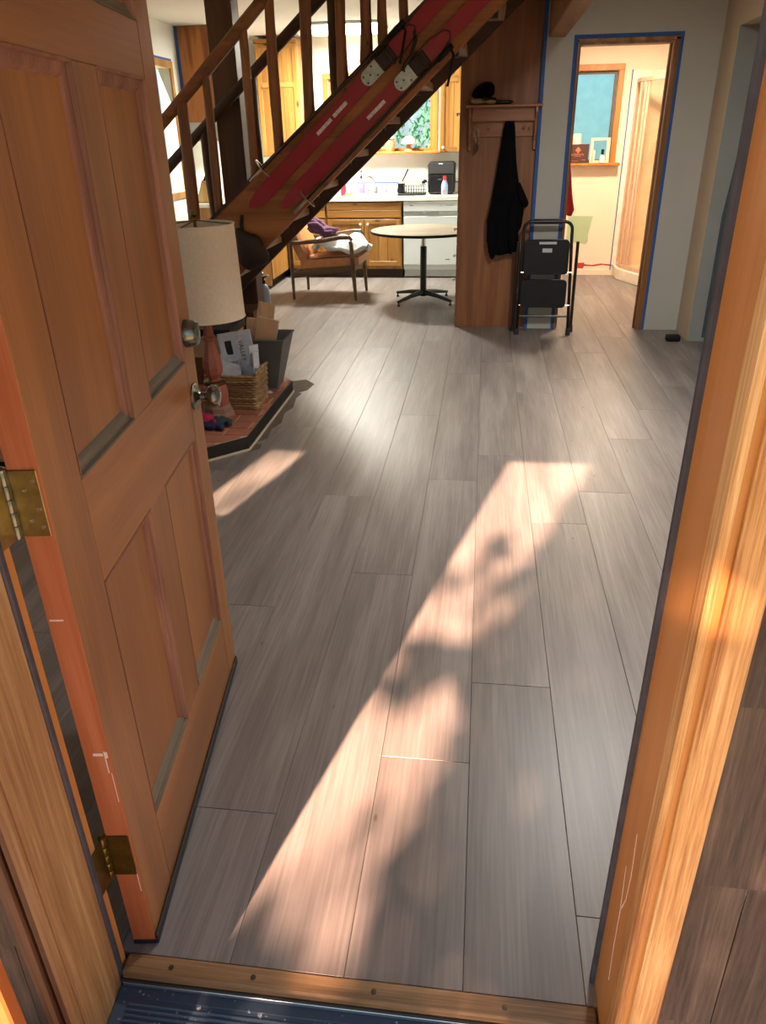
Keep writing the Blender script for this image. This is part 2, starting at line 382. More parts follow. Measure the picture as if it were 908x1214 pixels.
def text_part(name, s, size, mat, parent, loc, rot, ext=0.0006, local=False):
    cu = bpy.data.curves.new(name, 'FONT'); cu.body = s; cu.size = size; cu.extrude = ext; cu.align_x = 'CENTER'; cu.align_y = 'CENTER'
    t = bpy.data.objects.new(name, cu); COL.objects.link(t)
    dg = bpy.context.evaluated_depsgraph_get(); me = bpy.data.meshes.new_from_object(t.evaluated_get(dg))
    bpy.data.objects.remove(t); bpy.data.curves.remove(cu)
    M = Matrix.Translation(loc) @ rot.to_4x4()
    me.transform(M)
    if not local: me.transform(Matrix.Translation(-ROOT[parent.name]))
    me.materials.clear(); me.materials.append(MATS[mat])
    o = bpy.data.objects.new(name, me); COL.objects.link(o); o.parent = parent; ROOT[o.name] = ROOT[parent.name]
    return o

XL, XR, ZC = -2.40, 2.25, 2.45     # left wall face, right wall face, ceiling
YW, YK, YB = 5.48, 8.60, 8.20      # partition face, kitchen back wall, bathroom back wall

# ------------------------------------------------------------------ floor with planks
fl = struct('floor', B((XL-0.2, -0.045, -0.05), (3.4, 8.75, -0.0125)), 'subfloor', 'floor of grey-brown wood-look planks')
PW, PL, X0 = 0.2286, 1.765, -0.2475
JOINT = {-1: 1.225, 0: 1.225, 1: 0.365, 2: 1.476, 3: 0.577, 4: 0.895, 5: 0.18, 6: 0.50, 7: 1.18, 8: 1.67, -2: 0.6, -3: 1.0}
plank_cache = {}
def plank_mesh(wd, ln):
    k = (round(wd, 4), round(ln, 3))
    if k not in plank_cache:
        bm = BM(); box(bm, (-wd/2, -ln/2, -0.0125), (wd/2, ln/2, 0.0), 0.0009)
        me = bpy.data.meshes.new('plank'); bmesh.ops.recalc_face_normals(bm, faces=bm.faces[:]); bm.to_mesh(me); bm.free()
        me.materials.append(MATS['vinyl_plank']); plank_cache[k] = me
    return plank_cache[k]
for k in range(-10, 14):
    xa = X0+PW*(k); xb = xa+PW
    if k == -10: xa = XL-0.15
    # row k spans [X0+(k)PW, +PW]; joints keyed so that row 0 starts at X0
    j = JOINT.get(k, (k*0.63) % PL)
    ys = [0.001]
    y = j
    while y < 0.03: y += PL
    while y < 8.7:
        ys.append(y); y += PL
    ys.append(8.7)
    for a, b in zip(ys, ys[1:]):
        if b-a < 0.02: continue
        o = bpy.data.objects.new('plank', plank_mesh(xb-xa-0.0008, b-a-0.0010)); COL.objects.link(o)
        o.parent = fl; o.location = ((xa+xb)/2, (a+b)/2, 0)

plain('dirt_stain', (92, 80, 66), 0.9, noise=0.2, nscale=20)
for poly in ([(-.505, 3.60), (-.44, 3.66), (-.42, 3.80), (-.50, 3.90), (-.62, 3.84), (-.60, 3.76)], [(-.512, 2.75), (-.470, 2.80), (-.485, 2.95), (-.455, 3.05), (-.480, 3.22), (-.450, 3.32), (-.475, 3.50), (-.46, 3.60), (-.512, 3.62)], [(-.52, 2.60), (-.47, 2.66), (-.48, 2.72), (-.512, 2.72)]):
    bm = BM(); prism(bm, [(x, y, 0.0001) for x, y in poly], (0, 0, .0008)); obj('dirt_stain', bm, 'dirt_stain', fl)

# ------------------------------------------------------------------ room shell
T = 0.12
# front wall with the doorway and a small high window to its left
bm = BM()
box(bm, (XL-0.2, -0.09, -0.05), (-1.10, 0.015, 2.6)); box(bm, (-1.10, -0.09, -0.05), (-0.64, 0.015, 1.38)); box(bm, (-1.10, -0.09, 2.04), (-0.64, 0.015, 2.6))
box(bm, (-0.64, -0.09, -0.05), (-0.035, 0.015, 2.6)); box(bm, (-0.035, -0.09, 2.07), (0.95, 0.015, 2.6)); box(bm, (0.95, -0.09, -0.05), (1.80, 0.015, 2.6)); box(bm, (1.80, -0.09, -0.05), (2.22, 0.015, 0.9)); box(bm, (1.80, -0.09, 2.04), (2.22, 0.015, 2.6)); box(bm, (2.22, -0.09, -0.05), (3.6, 0.015, 2.6))
wf = struct('wall_front', bm, 'wall_white', 'front wall around the entry doorway')
# shingles on the outside of the front wall
sh_cache = {}
def shingle(x0, x1, z, h, yoff):
    bm = BM(); prism(bm, [(x0+.001, -0.091, z+h), (x0+.001, -0.091-0.012-yoff, z), (x0+.001, -0.091, z)], (x1-x0-.002, 0, 0)); 
    return obj('shingle', bm, 'shingle', wf)
z = -0.16; row = 0
while z < 2.4:
    x = 0.974; first = True
    while x < 1.75:
        wd = random.choice((0.09, 0.12, 0.15, 0.18)) if row != 2 or not first else 0.16
        if row == 1 and first: wd = 0.085
        shingle(x, min(x+wd, 1.75), z, 0.36, random.random()*0.010); x += wd; first = False
    z += 0.328; row += 1
z = -0.16
while z < 2.2:
    x = -0.9
    while x < -0.104:
        wd = random.choice((0.1, 0.13, 0.17)); shingle(x, min(x+wd, -0.1), z, 0.36, random.random()*0.010); x += wd
    z += 0.328
# left wall with added living-area windows for light and the pine-framed kitchen window
def wall_holes_x(name, x0, x1, y0, y1, holes, mat, label):
    bm = BM(); ys = sorted({y0, y1, *[h[0] for h in holes], *[h[1] for h in holes]})
    for a, b in zip(ys, ys[1:]):
        hh = [h for h in holes if h[0] <= a and h[1] >= b]
        if not hh: box(bm, (x0, a, -0.05), (x1, b, ZC+0.1))
        else:
            h = hh[0]
            if h[2] > 0: box(bm, (x0, a, -0.05), (x1, b, h[2]))
            box(bm, (x0, a, h[3]), (x1, b, ZC+0.1))
    return struct(name, bm, mat, label)
def wall_holes_y(name, y0, y1, x0, x1, holes, mat, label):
    bm = BM(); xs = sorted({x0, x1, *[h[0] for h in holes], *[h[1] for h in holes]})
    for a, b in zip(xs, xs[1:]):
        hh = [h for h in holes if h[0] <= a and h[1] >= b]
        if not hh: box(bm, (a, y0, -0.05), (b, y1, ZC+0.1))
        else:
            h = hh[0]
            if h[2] > 0: box(bm, (a, y0, -0.05), (b, y1, h[2]))
            box(bm, (a, y0, h[3]), (b, y1, ZC+0.1))
    return struct(name, bm, mat, label)
wl = wall_holes_x('wall_left', XL-T, XL, 0.0, YK+T, [(1.2, 2.6, 0.9, 2.1), (4.0, 5.9, 0.5, 2.15), (6.55, 7.05, 1.0, 2.08)], 'wall_white', 'white left wall')
wb = wall_holes_y('wall_back', YK, YK+T, XL, 1.10, [(-1.16, 0.03, 1.31, 2.05)], 'wall_white', 'white kitchen back wall')
# partition with bathroom doorway (opening x 1.30..1.93)
wp = wall_holes_y('wall_partition', YW, YW+T, 1.02, 3.5, [(1.268, 1.945, 0, 2.03)], 'wall_grey', 'grey-white wall around the bathroom doorway')
struct('wall_side', B((1.02, YW+T, -0.05), (1.14, YK+T, ZC+0.1)), 'wall_white', 'wall between kitchen and bathroom')
wr = wall_holes_x('wall_right', XR, XR+0.32, 0.0, YW, [(3.7, 5.11, 0, 2.06)], 'wall_beige', 'beige right wall with an opening')
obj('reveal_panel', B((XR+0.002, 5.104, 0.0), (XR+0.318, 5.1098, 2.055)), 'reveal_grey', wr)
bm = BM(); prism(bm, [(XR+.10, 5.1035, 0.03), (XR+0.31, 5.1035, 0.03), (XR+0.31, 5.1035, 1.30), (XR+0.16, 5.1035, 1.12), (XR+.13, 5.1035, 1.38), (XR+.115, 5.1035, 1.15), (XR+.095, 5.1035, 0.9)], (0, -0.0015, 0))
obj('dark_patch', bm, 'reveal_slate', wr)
struct('wall_hall', B((XR+0.32+0.9, 0.05, -0.05), (XR+0.32+1.0, 5.6, ZC+0.1)), 'wall_beige', 'beige wall of the side room beyond the opening')
struct('ceiling', B((XL-T, -0.09, ZC), (3.6, YK+T, ZC+0.1)), 'ceiling_white', 'white flat ceiling')
# bathroom shell
bb = wall_holes_y('wall_bath', YB, YB+T, 1.14, 3.4, [(1.38, 1.97, 1.17, 2.03)], 'bath_wall', 'cream bathroom back wall')
struct('wall_bath_right', B((3.3, YW+T, -0.05), (3.4, YB, ZC+0.1)), 'bath_wall', 'cream bathroom right wall')
obj('greenboard_patch', (lambda bm: (prism(bm, [(1.585, YB-.003, .37), (1.80, YB-.003, .335), (1.825, YB-.003, .36), (1.822, YB-.003, .44), (1.838, YB-.003, .52), (1.848, YB-.003, .60), (1.86, YB-.003, .63), (1.585, YB-.003, .635)], (0, .0025, 0)), bm)[1])(BM()), 'greenboard', bb, label='pale green bare wallboard patch')
bm = BM(); prism(bm, [(1.72, YB-.003, .075), (1.80, YB-.003, .07), (1.815, YB-.003, .10), (1.81, YB-.003, .135), (1.72, YB-.003, .13)], (0, .0025, 0))
prism(bm, [(1.81, YB-.003, .100), (1.92, YB-.003, .095), (2.02, YB-.003, .112), (2.10, YB-.003, .10), (2.10, YB-.003, .115), (2.0, YB-.003, .125), (1.9, YB-.003, .108), (1.81, YB-.003, .118)], (0, .0025, 0))
obj('red_paint_patch', bm, 'red_patch', bb, label='torn strip of red paint')
bm = BM(); box(bm, (1.14, YB-.012, 0), (2.12, YB, .055)); struct('baseboard_bath', bm, 'bath_wall', 'pale baseboard strip in the bathroom')

# outside ground and porch
struct('ground', B((-30, -30, -0.5), (30, 30, -0.35)), 'earth', 'ground outside the house')
struct('porch_floor', B((-2.6, -2.4, -0.35), (3.4, -0.16, -0.12)), 'concrete', 'concrete porch slab outside the door')

# ------------------------------------------------------------------ windows
def window_y(name, x0, x1, z0, z1, y, trim, pane, sash, label, sill=0.0, mull=0, tw=0.055, front=-1):
    r = thing(name, label, 'window', ((x0+x1)/2, y, z0)); r['kind'] = 'structure'
    f = front
    part('casing', r, trim, (x0-tw, y+f*0.018, z0), (x0, y+0.0, z1), 0.002); part('casing', r, trim, (x1, y+f*0.018, z0), (x1+tw, y, z1), 0.002)
    part('casing', r, trim, (x0-tw, y+f*0.018, z1), (x1+tw, y, z1+tw), 0.002)
    if sill: part('sill', r, trim, (x0-tw-0.04, y-sill, z0-0.028), (x1+tw+0.04, y+0.06, z0), 0.006)
    d = 0.03
    part('sash', r, sash, (x0, y+0.05, z0), (x0+d, y+0.085, z1)); part('sash', r, sash, (x1-d, y+0.05, z0), (x1, y+0.085, z1))
    part('sash', r, sash, (x0+d, y+0.05, z0), (x1-d, y+0.085, z0+d)); part('sash', r, sash, (x0+d, y+0.05, z1-d), (x1-d, y+0.085, z1))
    n = mull+1
    for i in range(n):
        a = x0+d+(x1-x0-2*d)*i/n; b = x0+d+(x1-x0-2*d)*(i+1)/n
        if pane == 'frosted_aqua':
            bm = BM(); bm.faces.new([bm.verts.new(v) for v in ((a, y+.065, z0+d), (b, y+.065, z0+d), (b, y+.065, z1-d), (a, y+.065, z1-d))]); obj('pane', bm, pane, r)
        else: part('pane', r, pane, (a, y+0.062, z0+d), (b, y+0.068, z1-d))
        if i: part('mullion', r, sash, (a-0.014, y+0.05, z0+d), (a+0.014, y+0.085, z1-d))
    return r
window_y('window_1', -1.16, 0.03, 1.31, 2.05, YK, 'trim_pine', 'clear_glass', 'trim_pine', 'pine-framed kitchen window above the sink', sill=0.14, mull=0)
window_y('window_2', 1.38, 1.97, 1.17, 2.03, YB, 'trim_pine', 'frosted_aqua', 'sash_dark', 'frosted aqua bathroom window with pine casing', sill=0.12)
def window_x(name, y0, y1, z0, z1, x, trim, pane, label, mull=1, tape=False):
    r = thing(name, label, 'window', (x, (y0+y1)/2, z0)); r['kind'] = 'structure'; tw = 0.06
    part('casing', r, trim, (x, y0-tw, z0-tw), (x+0.018, y0, z1+tw)); part('casing', r, trim, (x, y1, z0-tw), (x+0.018, y1+tw, z1+tw))
    part('casing', r, trim, (x, y0, z1), (x+0.018, y1, z1+tw)); part('casing', r, trim, (x, y0, z0-tw), (x+0.018, y1, z0))
    n = mull+1
    for i in range(n):
        a = y0+(y1-y0)*i/n; b = y0+(y1-y0)*(i+1)/n
        part('pane', r, pane, (x-0.07, a, z0), (x-0.064, b, z1))
        part('sash', r, trim, (x-0.08, a-0.02, z0), (x-0.05, a+0.02, z1))
    if tape:
        part('masking_tape', r, 'tape_blue', (x, y1+tw, z0-tw), (x+0.0015, y1+tw+0.022, z1+tw+.022)); part('masking_tape', r, 'tape_blue', (x, y0-tw, z1+tw), (x+0.0015, y1+tw, z1+tw+0.022))
    return r
window_x('window_3', 6.55, 7.05, 1.0, 2.08, XL, 'knotty_pine', 'clear_glass', 'pine-trimmed window on the left kitchen wall edged with blue tape', 0, True)
window_x('added_window_4', 4.0, 5.9, 0.5, 2.15, XL, 'trim_pine', 'clear_glass', 'added wide window on the left wall that lights the living room', 2)  # unseen window, added to bring daylight into the room
window_x('added_window_5', 1.2, 2.6, 0.9, 2.1, XL, 'trim_pine', 'clear_glass', 'added window near the entry on the left wall for more daylight', 1)  # also unseen and put in for daylight
window_y('window_6', -1.10, -0.64, 1.38, 2.04, -0.09, 'casing_fir', 'clear_glass', 'casing_fir', 'small high window beside the entry door', tw=0.045)

window_y('added_window_7', 1.80, 2.22, 0.9, 2.04, -0.09, 'casing_fir', 'clear_glass', 'casing_fir', 'added tall window right of the entry door for more daylight', tw=0.045)  # added out of view so sky light reaches the far walls
# ------------------------------------------------------------------ entry door frame
dj = thing('door_2', 'entry door frame of orange fir with dark weatherstrip', 'door frame', (0.45, 0, 0)); dj['kind'] = 'structure'
part('jamb', dj, 'jamb_orange', (-0.035, -0.026, -0.03), (0.0, -0.009, 2.07), 0.001)
part('jamb', dj, 'jamb_left', (-0.035, -0.157, -0.10), (0.002, -0.040, 2.07), 0.003)
part('weatherstrip', dj, 'weatherstrip', (-0.03, -0.040, -0.03), (0.004, -0.026, 2.06), 0.003)
for i, (xa, xb, ya) in enumerate(((-0.022, -0.004, -0.168), (-0.040, -0.022, -0.160), (-0.054, -0.040, -0.146), (-0.072, -0.054, -0.152), (-0.104, -0.072, -0.132))):
    part('casing_strip', dj, 'casing_dark' if i else 'jamb_left', (xa, ya, -0.12), (xb, -0.091, 2.12), 0.0035)
part('jamb', dj, 'jamb_orange', (0.915, -0.07, -0.06), (0.95, 0.046, 2.07), 0.001)
part('weatherstrip', dj, 'weatherstrip', (0.907, 0.042, -0.005), (0.95, 0.056, 2.06), 0.003)
part('casing_strip', dj, 'casing_fir', (0.912, -0.112, -0.10), (0.930, -0.07, 2.10), 0.003)
part('casing_strip', dj, 'jamb_orange', (0.922, -0.113, -0.10), (0.932, -0.09, 2.10), 0.001)
part('casing_strip', dj, 'casing_fir', (0.930, -0.124, -0.12), (0.972, -0.091, 2.10), 0.004)
part('head_jamb', dj, 'jamb_orange', (-0.035, -0.157, 2.045), (0.95, 0.05, 2.07), 0.001)
part('head_casing', dj, 'casing_fir', (-0.104, -0.124, 2.05), (0.972, -0.091, 2.14), 0.002)
bm = BM()   # pale scratch on the jamb face
for a, b in (((-0.010, .50), (-0.020, .42)), ((-0.020, .42), (-0.018, .36)), ((-0.018, .36), (-0.001, .31)), ((-0.001, .31), (-0.004, .22)), ((0.012, .40), (-0.001, .31)), ((-0.004, .22), (-0.012, .14))):
    bar(bm, (0.9149, a[0]-.02, a[1]), (0.9149, b[0]-.02, b[1]), 0.0008, 0.0014, up=(0, 1, 0))
obj('scratch', bm, 'paint_chip', dj)
# threshold and sill
th = thing('door_threshold', 'worn oak threshold strip across the doorway', 'threshold', (0.45, -0.02, -0.02))
part('strip', th, 'threshold_oak', (0.004, -0.041, -0.03), (0.912, 0.0, 0.004), 0.004)
for x in (0.10, 0.265, 0.50, 0.745):
    bm = BM(); lathe(bm, [(0.0, 0.0), (0.0055, 0.0), (0.0050, 0.0015), (0.0, 0.0018)], (x, -0.021, 0.0035), 12); s_ = obj('screw', bm, 'screw', th, smooth='auto')
sl = thing('door_sill', 'dark ridged metal door sill speckled with dust', 'door sill', (0.45, -0.12, -0.09))
bm = BM(); prism(bm, [(0.004, -0.041, -0.12), (0.004, -0.041, -0.028), (0.004, -0.30, -0.062), (0.004, -0.30, -0.12)], (0.908, 0, 0)); obj('sill_plate', bm, 'sill_metal', sl)
part('sill_edge', sl, 'sill_edge', (0.006, -0.046, -0.030), (0.910, -0.041, -0.020), 0.001)
bm = BM(); box(bm, (0.004, -0.066, -0.034), (0.912, -0.050, -0.027)); obj('sill_step', bm, 'sill_metal', sl)
for i in range(22):
    y = -0.074-0.0095*i; zt = -0.028-(0.034/0.259)*(-0.041-y)
    bm = BM(); prism(bm, [(0.03, y, zt-.001), (0.03, y-0.002, zt+0.0030), (0.03, y-0.0045, zt+.0030), (0.03, y-0.0065, zt-.001)], (0.86, 0, 0)); obj('ridge', bm, 'sill_metal', sl)
# porch post
pp = single('porch_post', B((-0.17, -0.362, -0.12), (0.088, -0.340, 2.6), 0.003), 'post_orange', 'bright orange timber board post at the outer left of the doorway', 'post')

# ------------------------------------------------------------------ entry door (exterior face = local y 0, hinge edge = local x 0)
A = Vector((0.05, 0.027, 0)); ANG = R(97.085); DW, DT, DH = 0.892, 0.045, 2.03
dr = thing('door_1', 'open panelled wooden entry door with knob and deadbolt', 'door', (A.x, A.y, 0), ANG); dr['kind'] = 'structure'
def dpart(name, mat, a, b, bev=0.0, parent=None): return obj(name, B(a, b, bev), mat, parent or dr, local=True)
dpart('stile', 'door_fir', (0.0, 0, 0.012), (0.122, DT, DH), 0.0015); dpart('stile', 'door_fir', (0.80, 0, 0.012), (DW, DT, DH), 0.0015)
ZR = [(0.012, 0.225), (0.783, 0.972), (1.563, 1.66), (1.92, DH)]
for a, b in ZR: dpart('rail', 'door_fir_h', (0.1225, 0.0003, a), (0.7995, DT-.0003, b), 0.001)
rows = [(0.225, 0.783), (0.972, 1.563), (1.66, 1.92)]
for za, zb in rows:
    dpart('mullion', 'door_fir', (0.402, 0.0002, za+.0005), (0.512, DT-.0002, zb-.0005), 0.001)
    for xa, xb in ((0.1225, 0.4015), (0.5125, 0.7995)):
        p = dpart('panel', 'door_fir', (xa, 0.016, za), (xb, DT-0.012, zb))
        m_ = 0.026
        for side in (0, 1):          # ovolo sticks, one on each face
            y0, s = (0.0, 1) if side == 0 else (DT, -1)
            yd = 0.016 if side == 0 else 0.012
            def stick(pts0, pts1, mat):
                bm = BM(); P0 = [bm.verts.new(v) for v in pts0]; P1 = [bm.verts.new(v) for v in pts1]; n = len(P0)
                for k in range(n-1): bm.faces.new((P0[k], P0[k+1], P1[k+1], P1[k]))
                obj('moulding', bm, mat, p, local=True)
            prof = [(0.0, 0.0), (0.004, 0.0), (0.006, 0.45*yd), (0.012, 0.5*yd), (0.020, 0.62*yd), (0.026, yd)]
            stick([(xa+t, y0+s*d, za+t) for t, d in prof], [(xa+t, y0+s*d, zb-t) for t, d in prof], 'moulding_brown')
            stick([(xb-t, y0+s*d, za+t) for t, d in prof], [(xb-t, y0+s*d, zb-t) for t, d in prof], 'moulding_brown')
            stick([(xa+t, y0+s*d, za+t) for t, d in prof], [(xb-t, y0+s*d, za+t) for t, d in prof], 'moulding_grey')
            stick([(xa+t, y0+s*d, zb-t) for t, d in prof], [(xb-t, y0+s*d, zb-t) for t, d in prof], 'moulding_brown')
dpart('edge_strip', 'door_edge', (-0.0015, 0.0005, 0.012), (0.0, DT-.0005, DH))
bm = BM()
for x, y, zz, ww, hh in ((-.0018, .012, .51, .024, .006), (-.0018, .004, .505, .006, .014), (-.0018, .02, .79, .03, .003), (-.0018, .008, .47, .003, .05), (-.0018, .004, .40, .002, .07), (-.0018, .004, .16, .002, .06), (-.0018, .030, 1.14, .002, .05)):
    box(bm, (x, y, zz), (x+.0004, y+ww*.7, zz+hh))
obj('paint_chip', bm, 'paint_chip', dr, local=True)
dpart('door_sweep', 'rubber_black', (-0.004, -0.006, 0.002), (DW, 0.0, 0.028), 0.002); dpart('door_sweep', 'rubber_black', (-0.004, 0.0, 0.002), (DW, DT, 0.012), 0.001)
for zz in (1.035, 0.878):
    if zz > 1:
        bm = BM(); lathe(bm, [(0, 0), (0.033, 0), (0.033, -0.006), (0.030, -0.024), (0.026, -0.030), (0.012, -0.031), (0, -0.031)], (0.835, 0, zz), 28, 'Y')
        k = obj('deadbolt', bm, 'pewter', dr, smooth='auto', local=True)
        bm = BM(); box(bm, (0.834, -0.0318, zz-.007), (0.836, -0.0310, zz+.007)); obj('keyhole', bm, 'rubber_black', k, local=True)
        dpart('bolt_plate', 'pewter', (DW, 0.010, zz-.028), (DW+.0015, 0.036, zz+.028))
    else:
        bm = BM(); lathe(bm, [(0, 0), (0.034, 0), (0.034, -0.004), (0.028, -0.009), (0.015, -0.013), (0.011, -0.018), (0.0105, -0.030)], (0.835, 0, zz), 28, 'Y'); obj('rosette', bm, 'pewter', dr, smooth='auto', local=True)
        bm = BM(); lathe(bm, [(0.0105, -0.028), (0.013, -0.034), (0.024, -0.038), (0.0285, -0.046), (0.0285, -0.054), (0.024, -0.062), (0.012, -0.066), (0, -0.0665)], (0.835, 0, zz), 28, 'Y'); obj('knob', bm, 'pewter', dr, smooth='auto', local=True)
        bm = BM(); lathe(bm, [(0, DT), (0.034, DT), (0.03, DT+.008), (0.011, DT+.014), (0.0105, DT+.03), (0.026, DT+.04), (0.028, DT+.052), (0.018, DT+.064), (0, DT+.066)], (0.835, 0, zz), 28, 'Y'); obj('knob', bm, 'pewter', dr, smooth='auto', local=True)
        dpart('latch_plate', 'pewter', (DW, 0.010, zz-.028), (DW+.0015, 0.036, zz+.028))
inv = Matrix.Rotation(-ANG, 4, 'Z') @ Matrix.Translation(-A)
for hz, hm in ((0.262, 'brass_dark'), (0.992, 'brass_old'), (1.76, 'brass_old')):
    h = 0.052
    # leaf on the door edge, pin at the inner corner, leaf on the jamb
    bm = BM(); box(bm, (-0.0042, 0.004, hz-h), (-0.0015, DT+.002, hz+h), 0.0008); lf = obj('hinge', bm, hm, dr, local=True)
    for yy, dz in ((.012, .036), (.026, .022), (.012, -.008), (.012, -.036), (.026, -.026)):
        bm = BM(); lathe(bm, [(0, -0.0042), (0.0035, -0.0042), (0.003, -0.0052), (0, -0.0054)], (0, yy, hz+dz), 10, 'X'); obj('screw', bm, 'steel' if hm == 'brass_old' else hm, lf, local=True)
    bm = BM()
    px_, py_ = -0.008, DT+0.005
    for k in range(5):
        za = hz-h+2*h*k/5; lathe(bm, [(0.0066, za+.0006), (0.007, za+.002), (0.007, za+2*h/5-.002), (0.0066, za+2*h/5-.0006)], (px_, py_, 0), 14)
    lathe(bm, [(0.0, hz+h), (0.008, hz+h), (0.008, hz+h+.004), (0.004, hz+h+.007), (0, hz+h+.008)], (px_, py_, 0), 12)
    obj('hinge_pin', bm, 'pewter' if hm == 'brass_old' else hm, lf, smooth='auto', local=True)
    bm = BM(); box(bm, (-0.0005, -0.034, hz-h), (0.0030, 0.010, hz+h), 0.0008); bm.transform(inv); obj('jamb_leaf', bm, hm, lf, local=True)

# ------------------------------------------------------------------ staircase
SLOPE = 0.82
def ztop(x): return 1.015+0.815*(x+1.17)
def zbot(x): return 0.875+0.875*(x+0.745)
def zbot2(x): return 0.560+0.884*(x+1.053)
st = thing('staircase', 'open wooden staircase rising to the right across the room', 'staircase', (-1.6, 4.9, 0))
def stringer(y0, y1, mat, zb):
    bm = BM(); inv_ = lambda f, z: (z-f(0))/(f(1)-f(0))
    x0 = inv_(zb, 0.0); x2 = inv_(zb, ZC-.01); x1 = inv_(ztop, ZC-.01)
    prism(bm, [(-2.33, y0, 0.0), (x0, y0, 0.0), (x2, y0, ZC-0.01), (x1, y0, ZC-0.01), (-2.33, y0, ztop(-2.33))], (0, y1-y0, 0), 0.004); return obj('stringer', bm, mat, st)
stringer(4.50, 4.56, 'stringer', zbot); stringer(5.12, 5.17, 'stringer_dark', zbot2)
bm = BM(); bar(bm, (-2.2, 4.528, ztop(-2.2)+.006), (0.55, 4.528, ztop(0.55)+.006), .075, .022, (0, 0, 1)); obj('edge_shadow_strip', bm, 'stringer_dark', st)  # dark strip standing in for the pole shaft and the edge shadow
for k in range(-7, 5):
    x = 0.05+0.235*k; zt = 1.535+0.2*k
    if zt < 0.12: continue
    bm = BM(); box(bm, (x-0.27, 4.56, zt), (x-0.025, 5.12, zt+0.045), 0.003); obj('tread', bm, 'tread_pale', st)
    bm = BM(); box(bm, (x-0.13, 4.565, zt-.045), (x-.07, 4.62, zt)); obj('cleat', bm, 'iron_black', st)
def log(name, p, q, r0, r1, mat, seed, wob=0.006, n=12, segs=9, parent=st):
    rr = random.Random(seed); p, q = Vector(p), Vector(q); pts = []; rad = []
    x, y = frame_mat(q-p)
    ph = rr.random()*6
    for i in range(segs+1):
        t = i/segs; off = x*wob*math.sin(ph+3.1*t)+y*wob*math.cos(ph*1.3+2.3*t)
        pts.append(p.lerp(q, t)+off); rad.append((r0+(r1-r0)*t)*(1+0.07*math.sin(ph*2+7*t)+0.04*(rr.random()-.5)))
    bm = BM(); tube(bm, pts, rad, n); return obj(name, bm, mat, parent, smooth='auto')
def zrail(x): return 1.615+0.868*(x+1.468)
xr2 = (ZC-0.06-1.615)/0.868-1.468
log('handrail', (-2.2, 4.53, zrail(-2.2)), (xr2, 4.53, zrail(xr2)), 0.038, 0.036, 'log_x', 3, 0.004, 14, 14)
for i, (x, r) in enumerate(((-1.80, .04), (-1.60, .037), (-1.372, .042), (-1.190, .031), (-0.915, .030), (-0.722, .036), (-0.505, .038), (-0.285, .036), (-0.128, .032), (-0.018, .030), (0.105, .026), (0.32, .03))):
    zt = min(zrail(x)-0.02, ZC-0.005)
    log('baluster', (x+.012*math.sin(i*2.1), 4.53, ztop(x)-0.02), (x, 4.53, zt), r*1.02, r*.92, 'log', 20+i, 0.006)
def zrail2(x): return 1.822+0.83*(x+1.106)
xr3 = (ZC-0.06-1.822)/0.83-1.106
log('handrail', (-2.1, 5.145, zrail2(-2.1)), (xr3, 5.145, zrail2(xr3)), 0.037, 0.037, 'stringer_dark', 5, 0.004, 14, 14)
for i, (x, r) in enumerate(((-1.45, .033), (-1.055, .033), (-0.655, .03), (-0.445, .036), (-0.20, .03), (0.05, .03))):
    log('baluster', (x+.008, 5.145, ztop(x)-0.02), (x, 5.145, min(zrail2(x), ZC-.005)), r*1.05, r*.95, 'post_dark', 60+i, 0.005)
bm = BM(); box(bm, (-1.37, 5.20, 0.0), (-1.175, 5.38, ZC-0.002), 0.006); single('timber_post', bm, 'post_dark', 'dark square timber post standing behind the stair rail', 'post')
# strap hanging over the stringer (grey cord holding the skis)
bm = BM(); tube(bm, [(0.175, 4.492, 2.05), (0.19, 4.470, 1.98), (0.165, 4.455, 1.90), (0.12, 4.455, 1.84), (0.10, 4.488, 1.80)], 0.012, 8)
single('hanging_strap', bm, 'brown_leather', 'dark leather strap tied over the skis on the stair side', 'strap', smooth=True)

# skis: local x runs up the stringer
def ski(name, label, tip, top, wmid, group):
    tip, top = Vector(tip), Vector(top); d = (top-tip); L_ = d.length; a = math.atan2(d.z, d.x)
    r = thing(name, label, 'ski', tip, 0, group); r.rotation_euler = (0, -a, 0)
    bm = BM(); n = 90; A_, B_ = [], []
    for i in range(n+1):
        t = i/n; x = t*L_
        if t < 0.11: w_ = wmid*1.14*max(0.0, 1-((0.11-t)/0.11)**2.6)**.6
        else: w_ = wmid*(1.14-0.20*math.sin(min(1, (t-0.11)/0.72)*PI/2)+0.10*max(0, (t-.7)/.3))
        w_ = max(w_, 0.004); yo = 0.0
        if t < 0.1: yo = -0.05*((0.1-t)/0.1)**2
        A_.append((x, yo, w_/2)); B_.append((x, yo, -w_/2))
    th_ = 0.014
    V = []
    for (p, q) in zip(A_, B_):
        V.append([bm.verts.new((p[0], p[1]-th_, p[2])), bm.verts.new((q[0], q[1]-th_, q[2])), bm.verts.new((q[0], q[1], q[2])), bm.verts.new((p[0], p[1], p[2]))])
    for U, W in zip(V, V[1:]):
        for k in range(4): bm.faces.new((U[k], U[(k+1) % 4], W[(k+1) % 4], W[k]))
    bm.faces.new(V[0]); bm.faces.new(V[-1][::-1])
    obj('ski_body', bm, 'ski_red', r, local=True)
    def lp(nm, mat, a_, b_, bev=0.002, par=None): return obj(nm, B(a_, b_, bev), mat, par or r, local=True)
    return r, L_, lp
